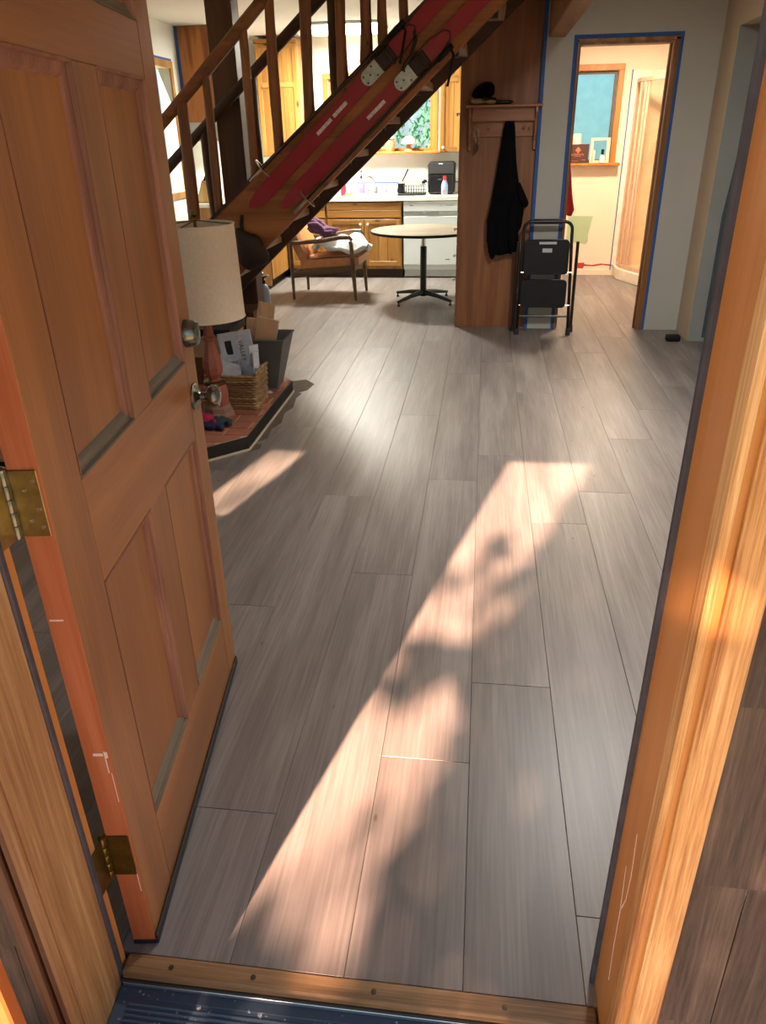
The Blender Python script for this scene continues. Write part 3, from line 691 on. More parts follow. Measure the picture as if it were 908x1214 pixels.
def dress(r, lp, xb, wmid, pl):
    b = lp('binding', 'brown_leather', (xb+0.02, -0.034, -.046), (xb+0.135, -0.0145, .046), 0.006)
    bm = BM(); prism(bm, [(xb-0.075+0.044*math.cos(t), -0.0205, 0.046*math.sin(t)) for t in [PI/2+PI*i/10 for i in range(11)]]+[(xb+0.02, -0.0205, -.046), (xb+0.02, -0.0205, .046)], (0, -0.006, 0)); pt = obj('toe_plate', bm, 'plate_silver', b, local=True)
    for sx, sz in ((-.095, .022), (-.095, -.022), (-.02, .032), (-.02, -.032), (-.055, 0)):
        bm = BM(); lathe(bm, [(0, -.0265), (.006, -.0265), (.005, -.029), (0, -.0295)], (xb+sx, 0, sz), 10, 'Y'); obj('rivet', bm, 'strap_dark', b, local=True)
    bm = BM(); tube(bm, arc((xb+0.10, -0.018, 0), 0.056, 0, PI, 10, (0, 0, 1), (0, -1, 0)), 0.008, 8); obj('toe_strap', bm, 'strap_dark', b, smooth=True, local=True)
    bm = BM(); tube(bm, [(xb+.03, -.03, .05), (xb+.2, -.03, .055), (xb+.3, -.032, .03), (xb+.32, -.032, 0), (xb+.3, -.032, -.03), (xb+.2, -.03, -.055), (xb+.03, -.03, -.05)], 0.004, 8); obj('cable', bm, 'pole_dark', b, smooth=True, local=True)
    for a_, l_ in pl: lp('stripe_decal', 'ski_stripe', (a_, -0.0155, -.012), (a_+l_, -0.0135, .010), 0)
rA, LA, lpA = ski('ski', 'upper red ski with silver toe plate mounted along the stairs', (-0.945, 4.488, 1.035), (0.62, 4.498, 2.44), 0.092, 'pair of red skis on the stairs')
dress(rA, lpA, 1.20, .092, ((0.66, .13), (0.81, .12)))
rB, LB, lpB = ski('ski', 'lower red ski with silver toe plate mounted along the stairs', (-0.72, 4.488, 1.030), (0.88, 4.498, 2.44), 0.092, 'pair of red skis on the stairs')
dress(rB, lpB, 1.17, .092, ((0.80, .15),))
def ski_pole(label, p, q, bx, mat):
    p, q = Vector(p), Vector(q); d = (q-p).normalized()
    r = thing('ski_pole', label, 'ski pole', p, 0, 'pair of ski poles on the stairs')
    bm = BM(); tube(bm, [p, p.lerp(q, .5), q], [0.008, 0.011, 0.011], 10); obj('shaft', bm, mat, r, smooth=True)
    bm = BM(); tube(bm, [p-d*.0, p+d*bx*1.0], [0.0095, 0.0125], 10); obj('tip_sleeve', bm, 'pole_silver', r, smooth=True)
    c = p+d*bx; x, y = frame_mat(d); n = Vector((0, 1, 0)); ring = []
    e1 = (n-d*n.dot(d)).normalized(); e2 = d.cross(e1)
    ring = [c+0.066*(math.cos(2*PI*k/20)*e1*0.7+math.sin(2*PI*k/20)*e2)+d*.01-e1*.0 for k in range(20)]
    bm = BM(); tube(bm, ring, 0.0035, 6, closed=True)
    for k in (0, 5, 10, 15): tube(bm, [c, ring[k]], 0.0025, 6)
    obj('basket', bm, 'pole_silver', r, smooth=True)
    bm = BM(); tube(bm, [q-d*.12, q-d*.06, q-d*.03, q], [0.015, 0.018, 0.017, 0.019], 12); obj('grip', bm, 'black_plastic', r, smooth=True)
    bm = BM(); tube(bm, [q-d*.02, q+Vector((.01, -.012, -.05)), q+Vector((-.01, -.02, -.16)), q+Vector((-.025, -.02, -.22))], 0.008, 8); obj('wrist_strap', bm, 'black_plastic', r, smooth=True)
ski_pole('brown ski pole lying along the upper edge of the stair side', (-0.93, 4.455, 1.200), (0.12, 4.455, 2.075), 0.115, 'pole_dark')
ski_pole('dark ski pole lying along the lower edge of the stair side', (-0.64, 4.455, 1.00), (0.415, 4.455, 1.945), 0.125, 'pole_dark')
bm = BM(); V_ = blob(bm, (-0.96, 4.45, 0.755), (.115, .042, .12), 20, 14, 0.05, 4)
for v in bm.verts:
    q = v.co; q.x += .035*(q.z-.75)/.12*-.5+.012*math.sin(31*q.z+9*q.x); q.z += .05*max(0, -(q.x+.96)/.1)*(1 if q.z > .76 else -.6)+.008*math.sin(40*q.x)
hb = thing('hanging_bag', 'dark brown bag hanging at the foot of the staircase', 'bag', (-0.965, 4.44, 0.62)); obj('bag_body', bm, 'brown_leather', hb, smooth=True)
bm = BM(); tube(bm, [(-1.02, 4.455, .86), (-1.025, 4.475, .92), (-1.02, 4.492, .985)], [.016, .014, .012], 8); obj('strap', bm, 'brown_leather', hb, smooth=True)

# ------------------------------------------------------------------ ceiling beam
bmn = BM(); box(bmn, (1.055, 0.06, 2.065), (1.175, YW-.002, ZC-.002), 0.005); single('ceiling_beam', bmn, 'beam', 'brown timber ceiling beam running toward the bathroom wall', 'beam')

# ------------------------------------------------------------------ pantry cabinet with rack
pc = thing('pantry_cabinet', 'tall oak-veneer cabinet end standing under the stairs', 'cabinet', (0.73, 5.9, 0))
part('body', pc, 'panel_oak', (0.450, 5.525, 0.0), (1.018, 6.10, ZC-.003))
part('end_panel', pc, 'panel_oak', (0.440, 5.512, 0.0), (1.018, 5.525, ZC-.003), 0.001)
for k, (za, zb) in enumerate(((0.08, .28), (.29, .47), (.48, .66), (.67, .88), (.90, 2.30))):
    d_ = part('drawer' if k < 4 else 'door', pc, 'panel_oak', (0.436, 5.54, za), (0.450, 6.09, zb), 0.002)
    bm = BM(); lathe(bm, [(0.006, 0.0), (0.006, -0.012), (0.014, -0.018), (0.013, -0.026), (0, -0.029)], (0.436, 5.58, (za+zb)/2), 14, 'X'); obj('knob', bm, 'ceramic_white', d_, smooth='auto')
for a, b in (((1.0185, YW-.0015, 0.0), (1.045, YW, 2.44)), ): obj('masking_tape', B(a, b), 'tape_blue', wp)
# coat rack
cr = thing('coat_rack', 'brown wooden coat rack shelf with pegs on the cabinet end', 'coat rack', (0.76, 5.45, 1.33))
part('shelf', cr, 'rack_wood', (0.487, 5.385, 1.634), (1.045, 5.511, 1.652), 0.003)
part('back_board', cr, 'rack_wood', (0.52, 5.494, 1.44), (1.01, 5.511, 1.634), 0.002)
part('front_board', cr, 'rack_wood', (0.53, 5.440, 1.545), (1.00, 5.454, 1.634), 0.002)
for x in (0.508, 0.995):
    bm = BM(); prism(bm, [(x, 5.511, 1.34), (x, 5.511, 1.634), (x, 5.392, 1.634), (x, 5.392, 1.60), (x, 5.43, 1.55), (x, 5.45, 1.45), (x, 5.475, 1.40), (x, 5.480, 1.35)], (0.018, 0, 0), 0.002); obj('bracket', bm, 'rack_wood', cr)
for x in (0.555, 0.665, 0.80, 0.925, 0.965):
    bm = BM(); lathe(bm, [(0.007, 0.0), (0.006, -0.03), (0.012, -0.04), (0.012, -0.048), (0, -0.052)], (x, 5.494, 1.505), 12, 'Y'); obj('peg', bm, 'rack_wood', cr, smooth='auto')
# cap and gloves on the rack
hc = thing('knit_cap', 'black cap resting on the coat rack shelf', 'cap', (0.61, 5.45, 1.70))
bm = BM()
def cap_fn(prof): pass
vs0 = blob(bm, (0.605, 5.45, 1.735), (.085, .062, .062), 18, 12, 0.03, 8)
for v in vs0:
    if v.co.z < 1.71: v.co.z = 1.71+(v.co.z-1.71)*.3
    v.co.z += 0.30*(v.co.x-0.605)*(1 if v.co.z > 1.73 else .2)
obj('crown', bm, 'black_cloth', hc, smooth=True)
bm = BM(); prism(bm, [(0.63+.075*math.cos(t), 5.40+.05*math.sin(t), 1.70-0.02*math.cos(t)) for t in [2*PI*k/16 for k in range(16)]], (0, 0, .010)); obj('brim', bm, 'black_cloth', hc)
gl = thing('folded_hat', 'tan felt hat folded flat beneath the black cap', 'hat', (0.63, 5.45, 1.652))
bm = BM(); blob(bm, (0.575, 5.44, 1.676), (.055, .045, .024), 14, 9, .12, 3); blob(bm, (0.66, 5.44, 1.673), (.05, .045, .021), 14, 9, .12, 5); obj('crown', bm, 'hat_inner', gl, smooth=True)
bm = BM(); blob(bm, (0.745, 5.45, 1.668), (.09, .04, .015), 14, 9, .15, 6); obj('brim', bm, 'olive_metal', gl, smooth=True)
# lanyard with keys
ky = thing('key_lanyard', 'keys on a thin lanyard hanging from the left peg', 'keys', (0.572, 5.44, 1.33))
bm = BM(); tube(bm, [(0.557, 5.445, 1.515), (0.548, 5.447, 1.47), (0.565, 5.449, 1.42), (0.572, 5.449, 1.40), (0.585, 5.449, 1.44), (0.580, 5.447, 1.49), (0.562, 5.443, 1.517)], 0.003, 6); obj('lanyard', bm, 'pole_silver', ky, smooth=True)
bm = BM(); prism(bm, [(0.570, 5.446, 1.40), (0.585, 5.446, 1.385), (0.583, 5.446, 1.35), (0.568, 5.446, 1.325), (0.556, 5.446, 1.35), (0.558, 5.446, 1.385)], (0, .008, 0), 0.002); obj('key_fob', bm, 'brown_leather', ky)
# jacket hanging from the middle peg
jk = thing('jacket', 'black jacket hanging from the middle peg of the coat rack', 'jacket', (0.82, 5.44, 0.56))
outl = [(1.535, .775, .845), (1.50, .768, .853), (1.40, .757, .862), (1.25, .738, .880), (1.10, .718, .91), (0.98, .700, .955), (0.90, .690, .955), (0.80, .676, .945), (0.70, .675, .90), (.665, .70, .895), (.60, .708, .88)]
bm = BM(); rows_ = []
for j, (zz, xa, xb) in enumerate(outl):
    ring = []
    for k in range(28):
        t = 2*PI*k/28; cx = (xa+xb)/2; hx = (xb-xa)/2
        fold = 1+0.16*math.sin(5*t+j*.35)
        ring.append(bm.verts.new((cx+hx*math.cos(t), 5.455+(0.030+0.012*min(1, j/4))*math.sin(t)*fold, zz+0.006*math.sin(3*t+j))))
    rows_.append(ring)
for U, W in zip(rows_, rows_[1:]):
    for k in range(28): bm.faces.new((U[k], U[(k+1) % 28], W[(k+1) % 28], W[k]))
bm.faces.new(rows_[0]); bm.faces.new(rows_[-1][::-1]); obj('jacket_body', bm, 'black_cloth', jk, smooth=True)
for pts, rad in (([(0.735, 5.435, 1.05), (0.715, 5.43, .85), (0.722, 5.43, .70), (0.73, 5.43, .62), (.725, 5.435, .565)], [.02, .042, .042, .036, .012]), ([(0.86, 5.43, 1.05), (0.872, 5.425, .85), (0.880, 5.43, .72), (0.885, 5.43, .62)], [.02, .05, .046, .034]), ([(0.90, 5.43, 1.12), (0.935, 5.43, 1.02), (.965, 5.44, .965), (.972, 5.445, .955)], [.015, .03, .028, .015])):
    bm = BM(); tube(bm, pts, rad, 12); obj('sleeve', bm, 'black_cloth', jk, smooth=True)
# step stool folded against the wall
ss = thing('step_stool', 'folded black metal step stool leaning by the bathroom doorway', 'step stool', (1.15, 5.30, 0))
def sp(z, dy=0.0): return 5.255+0.10*z/0.85+dy
xl, xr_ = 0.955, 1.350
pts = [(xl-.005, sp(0), 0.02), (xl+.006, sp(.75), .75)]+arc((xl+.066, sp(.79), .79), 0.06, PI, PI/2, 5)+arc((xr_-.080, sp(.79), .79), 0.06, PI/2, 0, 5)+[(xr_-.02, sp(.75), .75), (xr_+.005, sp(0), .02)]
bm = BM(); tube(bm, pts, 0.0125, 10); obj('front_frame', bm, 'black_metal', ss, smooth=True)
bm = BM(); tube(bm, [(xl+.08, sp(.85), .85), (xr_-.10, sp(.85), .85)], 0.019, 12); obj('hand_grip', bm, 'rubber_black', ss, smooth='auto')
for x, t in ((xl-.03, -1), (xr_+.036, 1)):
    bm = BM(); tube(bm, [(x+.004*t, sp(0, .125), .03), (x+t*.002, sp(.35, .09), .35), (x-.0*t, sp(.70, .05), .70)], 0.0125, 10); obj('rear_leg', bm, 'black_metal', ss, smooth='auto')
for x, dy in ((xl-.005, 0), (xr_+.005, 0), (xl-.034, .125), (xr_+.04, .125)):
    bm = BM(); tube(bm, [(x, sp(0, dy)-.004, 0.0), (x, sp(0, dy), .055)], [.019, .016], 10); obj('foot_cap', bm, 'rubber_black', ss, smooth='auto')
for zz in (.145,):
    bm = BM(); tube(bm, [(xl, sp(zz), zz), (xr_, sp(zz), zz)], 0.009, 8); obj('cross_bar', bm, 'black_metal', ss, smooth='auto')
def tray(name, xa, xb, za, zb):
    bm = BM(); r_ = .03; poly = []
    for cx, cz, a0 in ((xb-r_, zb-r_, 0), (xa+r_, zb-r_, PI/2), (xa+r_, za+r_, PI), (xb-r_, za+r_, 1.5*PI)):
        for i in range(6): t = a0+PI/2*i/5; poly.append((cx+r_*math.cos(t), 0, cz+r_*math.sin(t)))
    prism(bm, [(p[0], sp(p[2], -.022), p[2]) for p in poly], (0, 0.035, 0)); return obj(name, bm, 'black_plastic', ss)
t1 = tray('step', .975, 1.318, .465, .720); t2 = tray('step', .962, 1.318, .215, .425)
part('handle_slot', t1, 'appliance_grey', (1.085, sp(.70, -.0245), .688), (1.218, sp(.70, -.021), .706))
part('label_plate', t1, 'appliance_grey', (1.112, sp(.65, -.0245), .628), (1.186, sp(.65, -.021), .658))
for za in (.48, .232):
    bm = BM(); tube(bm, [(xl+.001, sp(za, -.012), za), (xr_-.0, sp(za, -.012), za)], .007, 8); obj('pivot_rod', bm, 'steel', ss, smooth='auto')

# ------------------------------------------------------------------ bathroom doorway trim
bt = thing('door_3', 'bathroom doorway with brown trim edged in blue masking tape', 'doorway', (1.62, YW, 0)); bt['kind'] = 'structure'
OX0, OX1, OZ = 1.280, 1.925, 2.012
wood('trim_brown', (96, 60, 30), (134, 88, 46), (170, 122, 70), 'Z', 1.6, 0.5, tone=0.05)
part('jamb', bt, 'trim_brown', (1.268, YW-.004, 0), (OX0, YW+T+.004, 2.03), 0.001); part('jamb', bt, 'trim_brown', (OX1, YW-.004, 0), (1.945, YW+T+.004, 2.03), 0.001)
part('jamb', bt, 'trim_brown', (OX0, YW-.004, OZ), (OX1, YW+T+.004, 2.03), 0.001)
for xa, xb in ((1.262, 1.276), (1.934, 1.966)): part('casing', bt, 'trim_brown', (xa, YW-.014, 0), (xb, YW, 2.045), 0.002)
part('casing', bt, 'trim_brown', (1.262, YW-.014, 2.028), (1.966, YW, 2.05), 0.002)
part('door_stop', bt, 'casing_dark', (OX1-.012, YW+.05, 0), (OX1, YW+.085, OZ), 0.001); part('door_stop', bt, 'casing_dark', (OX0, YW+.05, 0), (OX0+.012, YW+.085, OZ), 0.001)
part('masking_tape', bt, 'tape_blue', (1.236, YW-.0018, 0), (1.262, YW-.0002, 2.076)); part('masking_tape', bt, 'tape_blue', (1.966, YW-.0018, 0), (1.990, YW-.0002, 2.076)); part('masking_tape', bt, 'tape_blue', (1.262, YW-.0018, 2.05), (1.966, YW-.0002, 2.076))
# things in the bathroom
sh = thing('shower_stall', 'corner shower stall with framed glass panels and white base', 'shower', (2.7, 7.9, 0))
bx_ = [(2.13, 8.198), (2.13, 7.93), (2.30, 7.46), (3.298, 7.46), (3.298, 8.198)]
bm = BM(); prism(bm, [(x, y, 0.0) for x, y in bx_], (0, 0, .115), 0.006); obj('base', bm, 'shower_white', sh)
def pcol(p): 
    bm = BM(); box(bm, (p[0]-.012, p[1]-.012, .115), (p[0]+.012, p[1]+.012, 1.94), .002); obj('frame_post', bm, 'shower_frame', sh)
edge = [(2.17, 8.17), (2.17, 7.95), (2.33, 7.50), (3.27, 7.50)]
for p in edge: pcol(p)
for t in (.18, .30): pcol((2.17+.16*t, 7.95-.45*t))
for a, b in zip(edge, edge[1:]):
    for zz in (.135, 1.925):
        bm = BM(); bar(bm, (a[0], a[1], zz), (b[0], b[1], zz), .03, .035); obj('frame_rail', bm, 'shower_frame', sh)
    bm = BM(); bar(bm, (a[0], a[1], 1.03), (b[0], b[1], 1.03), .006, 1.76); obj('glass_panel', bm, 'shower_glass', sh)
part('back_panel', sh, 'shower_white', (2.11, 8.185, .115), (3.298, 8.198, 2.02)); part('masking_tape', sh, 'tape_blue', (2.100, 8.196, .0), (2.110, 8.1995, 2.03))
bmx = thing('brown_gift_box', 'dark brown box with orange emblem on the bathroom sill', 'box', (1.61, 8.10, 1.17))
part('carton', bmx, 'brown_box', (1.50, 8.085, 1.17), (1.728, 8.165, 1.352), 0.002)
bm = BM()
for cx, cz in ((1.617, 1.312), (1.603, 1.296), (1.631, 1.296)): lathe(bm, [(0, 0), (.0125, 0), (.0125, -.0012), (0, -.0012)], (cx, 8.085, cz), 14, 'Y')
box(bm, (1.612, 8.0838, 1.272), (1.622, 8.085, 1.296)); box(bm, (1.606, 8.0838, 1.270), (1.628, 8.085, 1.276)); obj('emblem', bm, 'box_gold', bmx)
RX = Matrix.Rotation(PI/2, 3, 'X')
bm = BM()
xx = 1.552
for i, w_ in enumerate((.014, .012, .012, .018, .014, .012, .012)):      # lettering line, illegible in the photograph
    box(bm, (xx, 8.0838, 1.246), (xx+w_*.35, 8.085, 1.262)); box(bm, (xx, 8.0838, 1.258 if i % 2 else 1.246), (xx+w_, 8.085, 1.262 if i % 2 else 1.250)); xx += w_+.0055
box(bm, (1.58, 8.0838, 1.236), (1.65, 8.085, 1.239)); obj('lettering', bm, 'box_gold', bmx)
bm = BM(); box(bm, (1.66, 8.0838, 1.200), (1.70, 8.085, 1.203)); box(bm, (1.53, 8.0838, 1.192), (1.62, 8.085, 1.194)); obj('small_print', bm, 'box_gold', bmx)
bm = BM(); lathe(bm, [(0, 1.17), (.048, 1.17), (.048, 1.445), (.045, 1.452), (.03, 1.449), (0, 1.447)], (1.602, 8.205, 0), 24); single('pillar_candle', bm, 'candle', 'cream pillar candle standing behind the brown box', 'candle', smooth='auto')
pf = thing('picture_frame', 'small cream frame leaning on the bathroom window sill', 'frame', (1.85, 8.13, 1.17))
for a, b in (((1.745, 8.11, 1.17), (1.772, 8.125, 1.41)), ((1.912, 8.11, 1.17), (1.945, 8.125, 1.41)), ((1.772, 8.11, 1.385), (1.912, 8.125, 1.41)), ((1.772, 8.11, 1.17), (1.912, 8.125, 1.195))): part('frame_bar', pf, 'frame_cream', a, b, .001)
part('pane', pf, 'clear_glass', (1.772, 8.116, 1.195), (1.912, 8.119, 1.385))
part('frame_bottle', pf, 'candle', (1.765, 8.085, 1.17), (1.785, 8.105, 1.29), .004) if False else None
bm = BM(); lathe(bm, [(0, 1.17), (.013, 1.17), (.013, 1.285), (.009, 1.292), (0, 1.293)], (1.782, 8.095, 0), 14); single('white_tube', bm, 'candle', 'slim cream tube standing in front of the small frame', 'tube', smooth='auto')
wbt = thing('small_bottle', 'small white bottle with black cap beside the cream frame', 'bottle', (1.872, 8.09, 1.17))
bm = BM(); lathe(bm, [(0, 1.17), (.026, 1.17), (.028, 1.20), (.024, 1.235), (.012, 1.25)], (1.872, 8.09, 0), 16); obj('bottle_body', bm, 'ceramic_white', wbt, smooth='auto')
bm = BM(); lathe(bm, [(.014, 1.245), (.014, 1.30), (0, 1.302)], (1.872, 8.09, 0), 14); obj('cap', bm, 'black_plastic', wbt, smooth='auto')
bm = BM(); tube(bm, [(1.30, 5.70, 1.24), (1.305, 5.70, 1.15), (1.315, 5.70, 1.02), (1.335, 5.70, .90), (1.33, 5.70, .86)], [.008, .018, .026, .034, .022], 10); tube(bm, [(1.30, 5.70, 1.235), (1.285, 5.69, 1.25), (1.268, 5.64, 1.25), (1.262, 5.604, 1.25)], .006, 6); single('red_towel', bm, 'red_towel', 'red towel hanging just inside the bathroom doorway', 'towel', smooth=True)
bm = BM(); box(bm, (2.09, 5.07, 0), (2.195, 5.15, .045), .012, 2); q = single('floor_puck', bm, 'black_plastic', 'small black block lying on the floor at the right wall', 'block')

# ------------------------------------------------------------------ kitchen
CT = 0.868
def pine_door(parent, name, x0, x1, z0, z1, y, knob=None, boards=3, st_=0.05):
    """frame and boards facing -y"""
    d = part(name, parent, 'knotty_pine', (x0+st_, y-.012, z0+st_), (x1-st_, y-.004, z1-st_))
    for a, b in (((x0, y-.020, z0), (x0+st_, y, z1)), ((x1-st_, y-.020, z0), (x1, y, z1))): part('door_stile', d, 'knotty_pine', a, b, .002)
    for a, b in (((x0+st_, y-.020, z0), (x1-st_, y, z0+st_)), ((x0+st_, y-.020, z1-st_), (x1-st_, y, z1))): part('door_rail', d, 'knotty_pine_h', a, b, .002)
    for k in range(1, boards):
        xx = x0+st_+(x1-x0-2*st_)*k/boards; part('groove', d, 'casing_dark', (xx-.0025, y-.0127, z0+st_), (xx+.0025, y-.0119, z1-st_))
    if knob:
        bm = BM(); lathe(bm, [(.006, 0), (.006, -.012), (.015, -.020), (.014, -.028), (0, -.031)], (knob[0], y-.02, knob[1]), 14, 'Y'); obj('knob', bm, 'ceramic_white', d, smooth='auto')
    return d
def base_cab(label, x0, x1, doors, drawers, y=7.96):
    c = thing('base_cabinet', label, 'cabinet', ((x0+x1)/2, y+.3, 0), 0, 'knotty pine base cabinets')
    part('carcass', c, 'knotty_pine', (x0, y, .10), (x1, YK-.002, CT-.042)); part('toe_kick', c, 'toe_dark', (x0, y+.07, 0), (x1, YK-.002, .10))
    n = len(drawers)
    for za, zb in drawers: part('drawer_front', c, 'knotty_pine_h', (x0+.012, y-.020, za), (x1-.012, y, zb), .003)
    for (a, b, kx) in doors: pine_door(c, 'cabinet_door', a, b, .135, .635, y, (kx, .585))
    return c
base_cab('knotty pine sink cabinet with two doors and a long false drawer', -1.118, -0.258, [(-1.105, -.692, -.728), (-.684, -.27, -.645)], [(.735, .808), (.655, .730)])
base_cab('narrow knotty pine base cabinet in the kitchen corner', -1.59, -1.122, [(-1.575, -1.135, -1.175)], [(.735, .808), (.655, .730)])
cl_ = thing('corner_cabinet', 'knotty pine cabinet end along the left kitchen wall', 'cabinet', (-2.0, 7.8, 0))
part('carcass', cl_, 'knotty_pine', (XL+.002, 7.24, .10), (-1.61, YK-.002, CT-.042)); part('toe_kick', cl_, 'toe_dark', (XL+.002, 7.30, 0), (-1.68, YK-.002, .10))
for k in range(4):
    xa = XL+.002+.197*k; part('end_board', cl_, 'knotty_pine', (xa+.001, 7.222, .03), (xa+.196, 7.24, CT-.042), .002)
part('side_panel', cl_, 'knotty_pine', (-1.61, 7.24, .10), (-1.595, 7.93, CT-.042), .001)
ctop = thing('countertop', 'white L-shaped kitchen countertop', 'countertop', (-.8, 8.2, CT-.04))
bm = BM(); prism(bm, [(XL+.002, 7.20, CT-.04), (-1.575, 7.20, CT-.04), (-1.575, 7.925, CT-.04), (1.015, 7.925, CT-.04), (1.015, YK-.002, CT-.04), (XL+.002, YK-.002, CT-.04)], (0, 0, .04), .003); obj('slab', bm, 'counter_white', ctop)
part('backsplash', ctop, 'counter_white', (XL+.002, YK-.020, CT), (1.015, YK-.002, CT+.10), .002)
obj('tape_line', B((-2.38, YK-.0025, CT+.105), (1.0, YK-.001, CT+.117)), 'tape_blue', wb)
part('sink_rim', ctop, 'steel', (-.98, 8.05, CT), (-.36, 8.46, CT+.006), .002); part('sink_bowl', ctop, 'appliance_grey', (-.94, 8.09, CT+.0055), (-.40, 8.42, CT+.0075))
dw = thing('dishwasher', 'white built-in dishwasher behind the round table', 'dishwasher', (.06, 8.2, 0))
part('tub', dw, 'appliance_white', (-.245, 7.975, .09), (.365, 8.55, CT-.042)); part('door_panel', dw, 'appliance_white', (-.240, 7.945, .145), (.360, 7.975, .665), .006)
cp = part('control_panel', dw, 'appliance_white', (-.240, 7.938, .715), (.360, 7.975, CT-.046), .004); part('grip_strip', dw, 'appliance_grey', (-.240, 7.95, .668), (.360, 7.975, .712), .002)
hd = part('pocket_handle', dw, 'appliance_grey', (-.015, 7.940, .690), (.17, 7.952, .712), .002); part('handle_recess', hd, 'mark_grey', (0.0, 7.9385, .697), (.155, 7.9405, .708))
for a, w_ in ((-.175, .045), (.165, .008), (.235, .008), (.255, .008), (.275, .008), (.295, .012)): part('printed_mark', cp, 'mark_grey', (a, 7.9372, .772), (a+w_, 7.9385, .780))
part('printed_mark', cp, 'mark_grey', (-.185, 7.9372, .805), (-.095, 7.9385, .808))
part('badge', dw, 'mark_grey', (.235, 7.9435, .20), (.285, 7.9455, .212), .0005); part('kick_plate', dw, 'appliance_grey', (-.235, 7.995, .01), (.355, 8.02, .14), .002)
base_cab('knotty pine base cabinet right of the dishwasher', .375, 1.01, [(.39, .99, .43)], [(.655, .808)])
def upper(label, x0, x1, z0, z1, y, doors):
    c = thing('wall_cabinet', label, 'cabinet', ((x0+x1)/2, y+.15, z0), 0, 'knotty pine wall cabinets')
    part('carcass', c, 'knotty_pine', (x0, y, z0), (x1, YK-.002, z1))
    for a, b, kx in doors:
        zm = z0+(z1-z0)*.60
        d = pine_door(c, 'cabinet_door', a, b, z0+.006, z1-.04, y, (kx, z0+.05), 3, .045)
        part('mid_rail', d, 'knotty_pine_h', (a+.045, y-.020, zm), (b-.045, y-.004, zm+.05), .002)
    part('cornice', c, 'knotty_pine_h', (x0-.008, y-.03, z1-.035), (x1+.008, YK-.002, z1), .003)
upper('knotty pine wall cabinet above the air fryer', .131, .62, 1.295, 2.42, 8.27, [(.138, .37, .170), (.376, .61, .40)])
upper('knotty pine wall cabinet seen between the stair balusters', -1.88, -1.42, 1.285, 2.415, 8.27, [(-1.872, -1.428, -1.47)])
wc = thing('wall_cabinet', 'wall cabinet with plywood end panel over the range hood', 'cabinet', (-2.2, 7.7, 1.63), 0, 'knotty pine wall cabinets')
part('carcass', wc, 'knotty_pine', (XL+.002, 7.315, 1.63), (-2.055, 8.24, ZC-.003)); part('end_panel', wc, 'plywood', (XL+.002, 7.300, 1.625), (-2.045, 7.315, ZC-.003), .001)
pine = part('side_door', wc, 'knotty_pine', (-2.055, 7.33, 1.64), (-2.037, 8.2, ZC-.01), .002)
part('masking_tape', wc, 'tape_blue', (XL+.001, 7.297, 1.46), (XL+.032, 7.300, ZC-.003))
rh = thing('range_hood', 'white range hood under the plywood cabinet end', 'range hood', (-2.2, 7.7, 1.46)); 
bm = BM(); prism(bm, [(XL+.034, 7.305, 1.46), (-1.98, 7.305, 1.46), (-1.98, 7.305, 1.53), (-2.04, 7.305, 1.624), (XL+.034, 7.305, 1.624)], (0, .75, 0), .003); obj('hood_shell', bm, 'appliance_grey', rh)
part('filter', rh, 'steel', (-2.3, 7.36, 1.455), (-2.02, 8.0, 1.4605))
kb = thing('knife_block', 'slanted pale wooden knife block on the left counter', 'knife block', (-2.28, 7.34, CT))
bm = BM(); prism(bm, [(-2.375, 7.28, CT), (-2.235, 7.28, CT), (-2.215, 7.28, CT+.185), (-2.29, 7.28, CT+.225)], (0, .10, 0), .004); obj('block', bm, 'knife_block', kb)
for i in range(3):
    for j in range(2):
        x = -2.272+.024*i; zz = CT+.215-.013*i; y = 7.305+.045*j
        bm = BM(); bar(bm, (x, y, zz), (x+.045, y, zz+.085), .016, .018, (0, 1, 0)); obj('knife_handle', bm, 'black_plastic', kb)
bm = BM(); box(bm, (-2.19, 7.28, CT), (-2.12, 7.33, CT+.12), .006); single('spice_box', bm, 'bamboo', 'small pale box beside the knife block', 'box')
# ceiling light
kl = thing('ceiling_light', 'glowing flat ceiling light over the kitchen sink', 'ceiling light', (-.78, 7.75, 2.40))
part('housing', kl, 'appliance_grey', (-1.16, 7.40, 2.425), (-.38, 7.90, ZC-.002), .003); part('diffuser', kl, 'diffuser', (-1.13, 7.43, 2.385), (-.41, 7.87, 2.425), .01)
gb = thing('globe_light', 'bright bare globe lamp on the wall above the kitchen window', 'lamp', (-.83, 8.52, 2.2))
bm = BM(); blob(bm, (-.83, 8.47, 2.24), (.06, .06, .06), 18, 12); obj('globe', bm, 'globe_lit', gb, smooth=True)
bm = BM(); lathe(bm, [(0, YK-.001), (.05, YK-.001), (.045, YK-.03), (.02, YK-.05), (.02, 8.52)], (-.83, 0, 2.24), 18, 'Y'); obj('bracket', bm, 'brass_old', gb, smooth='auto')
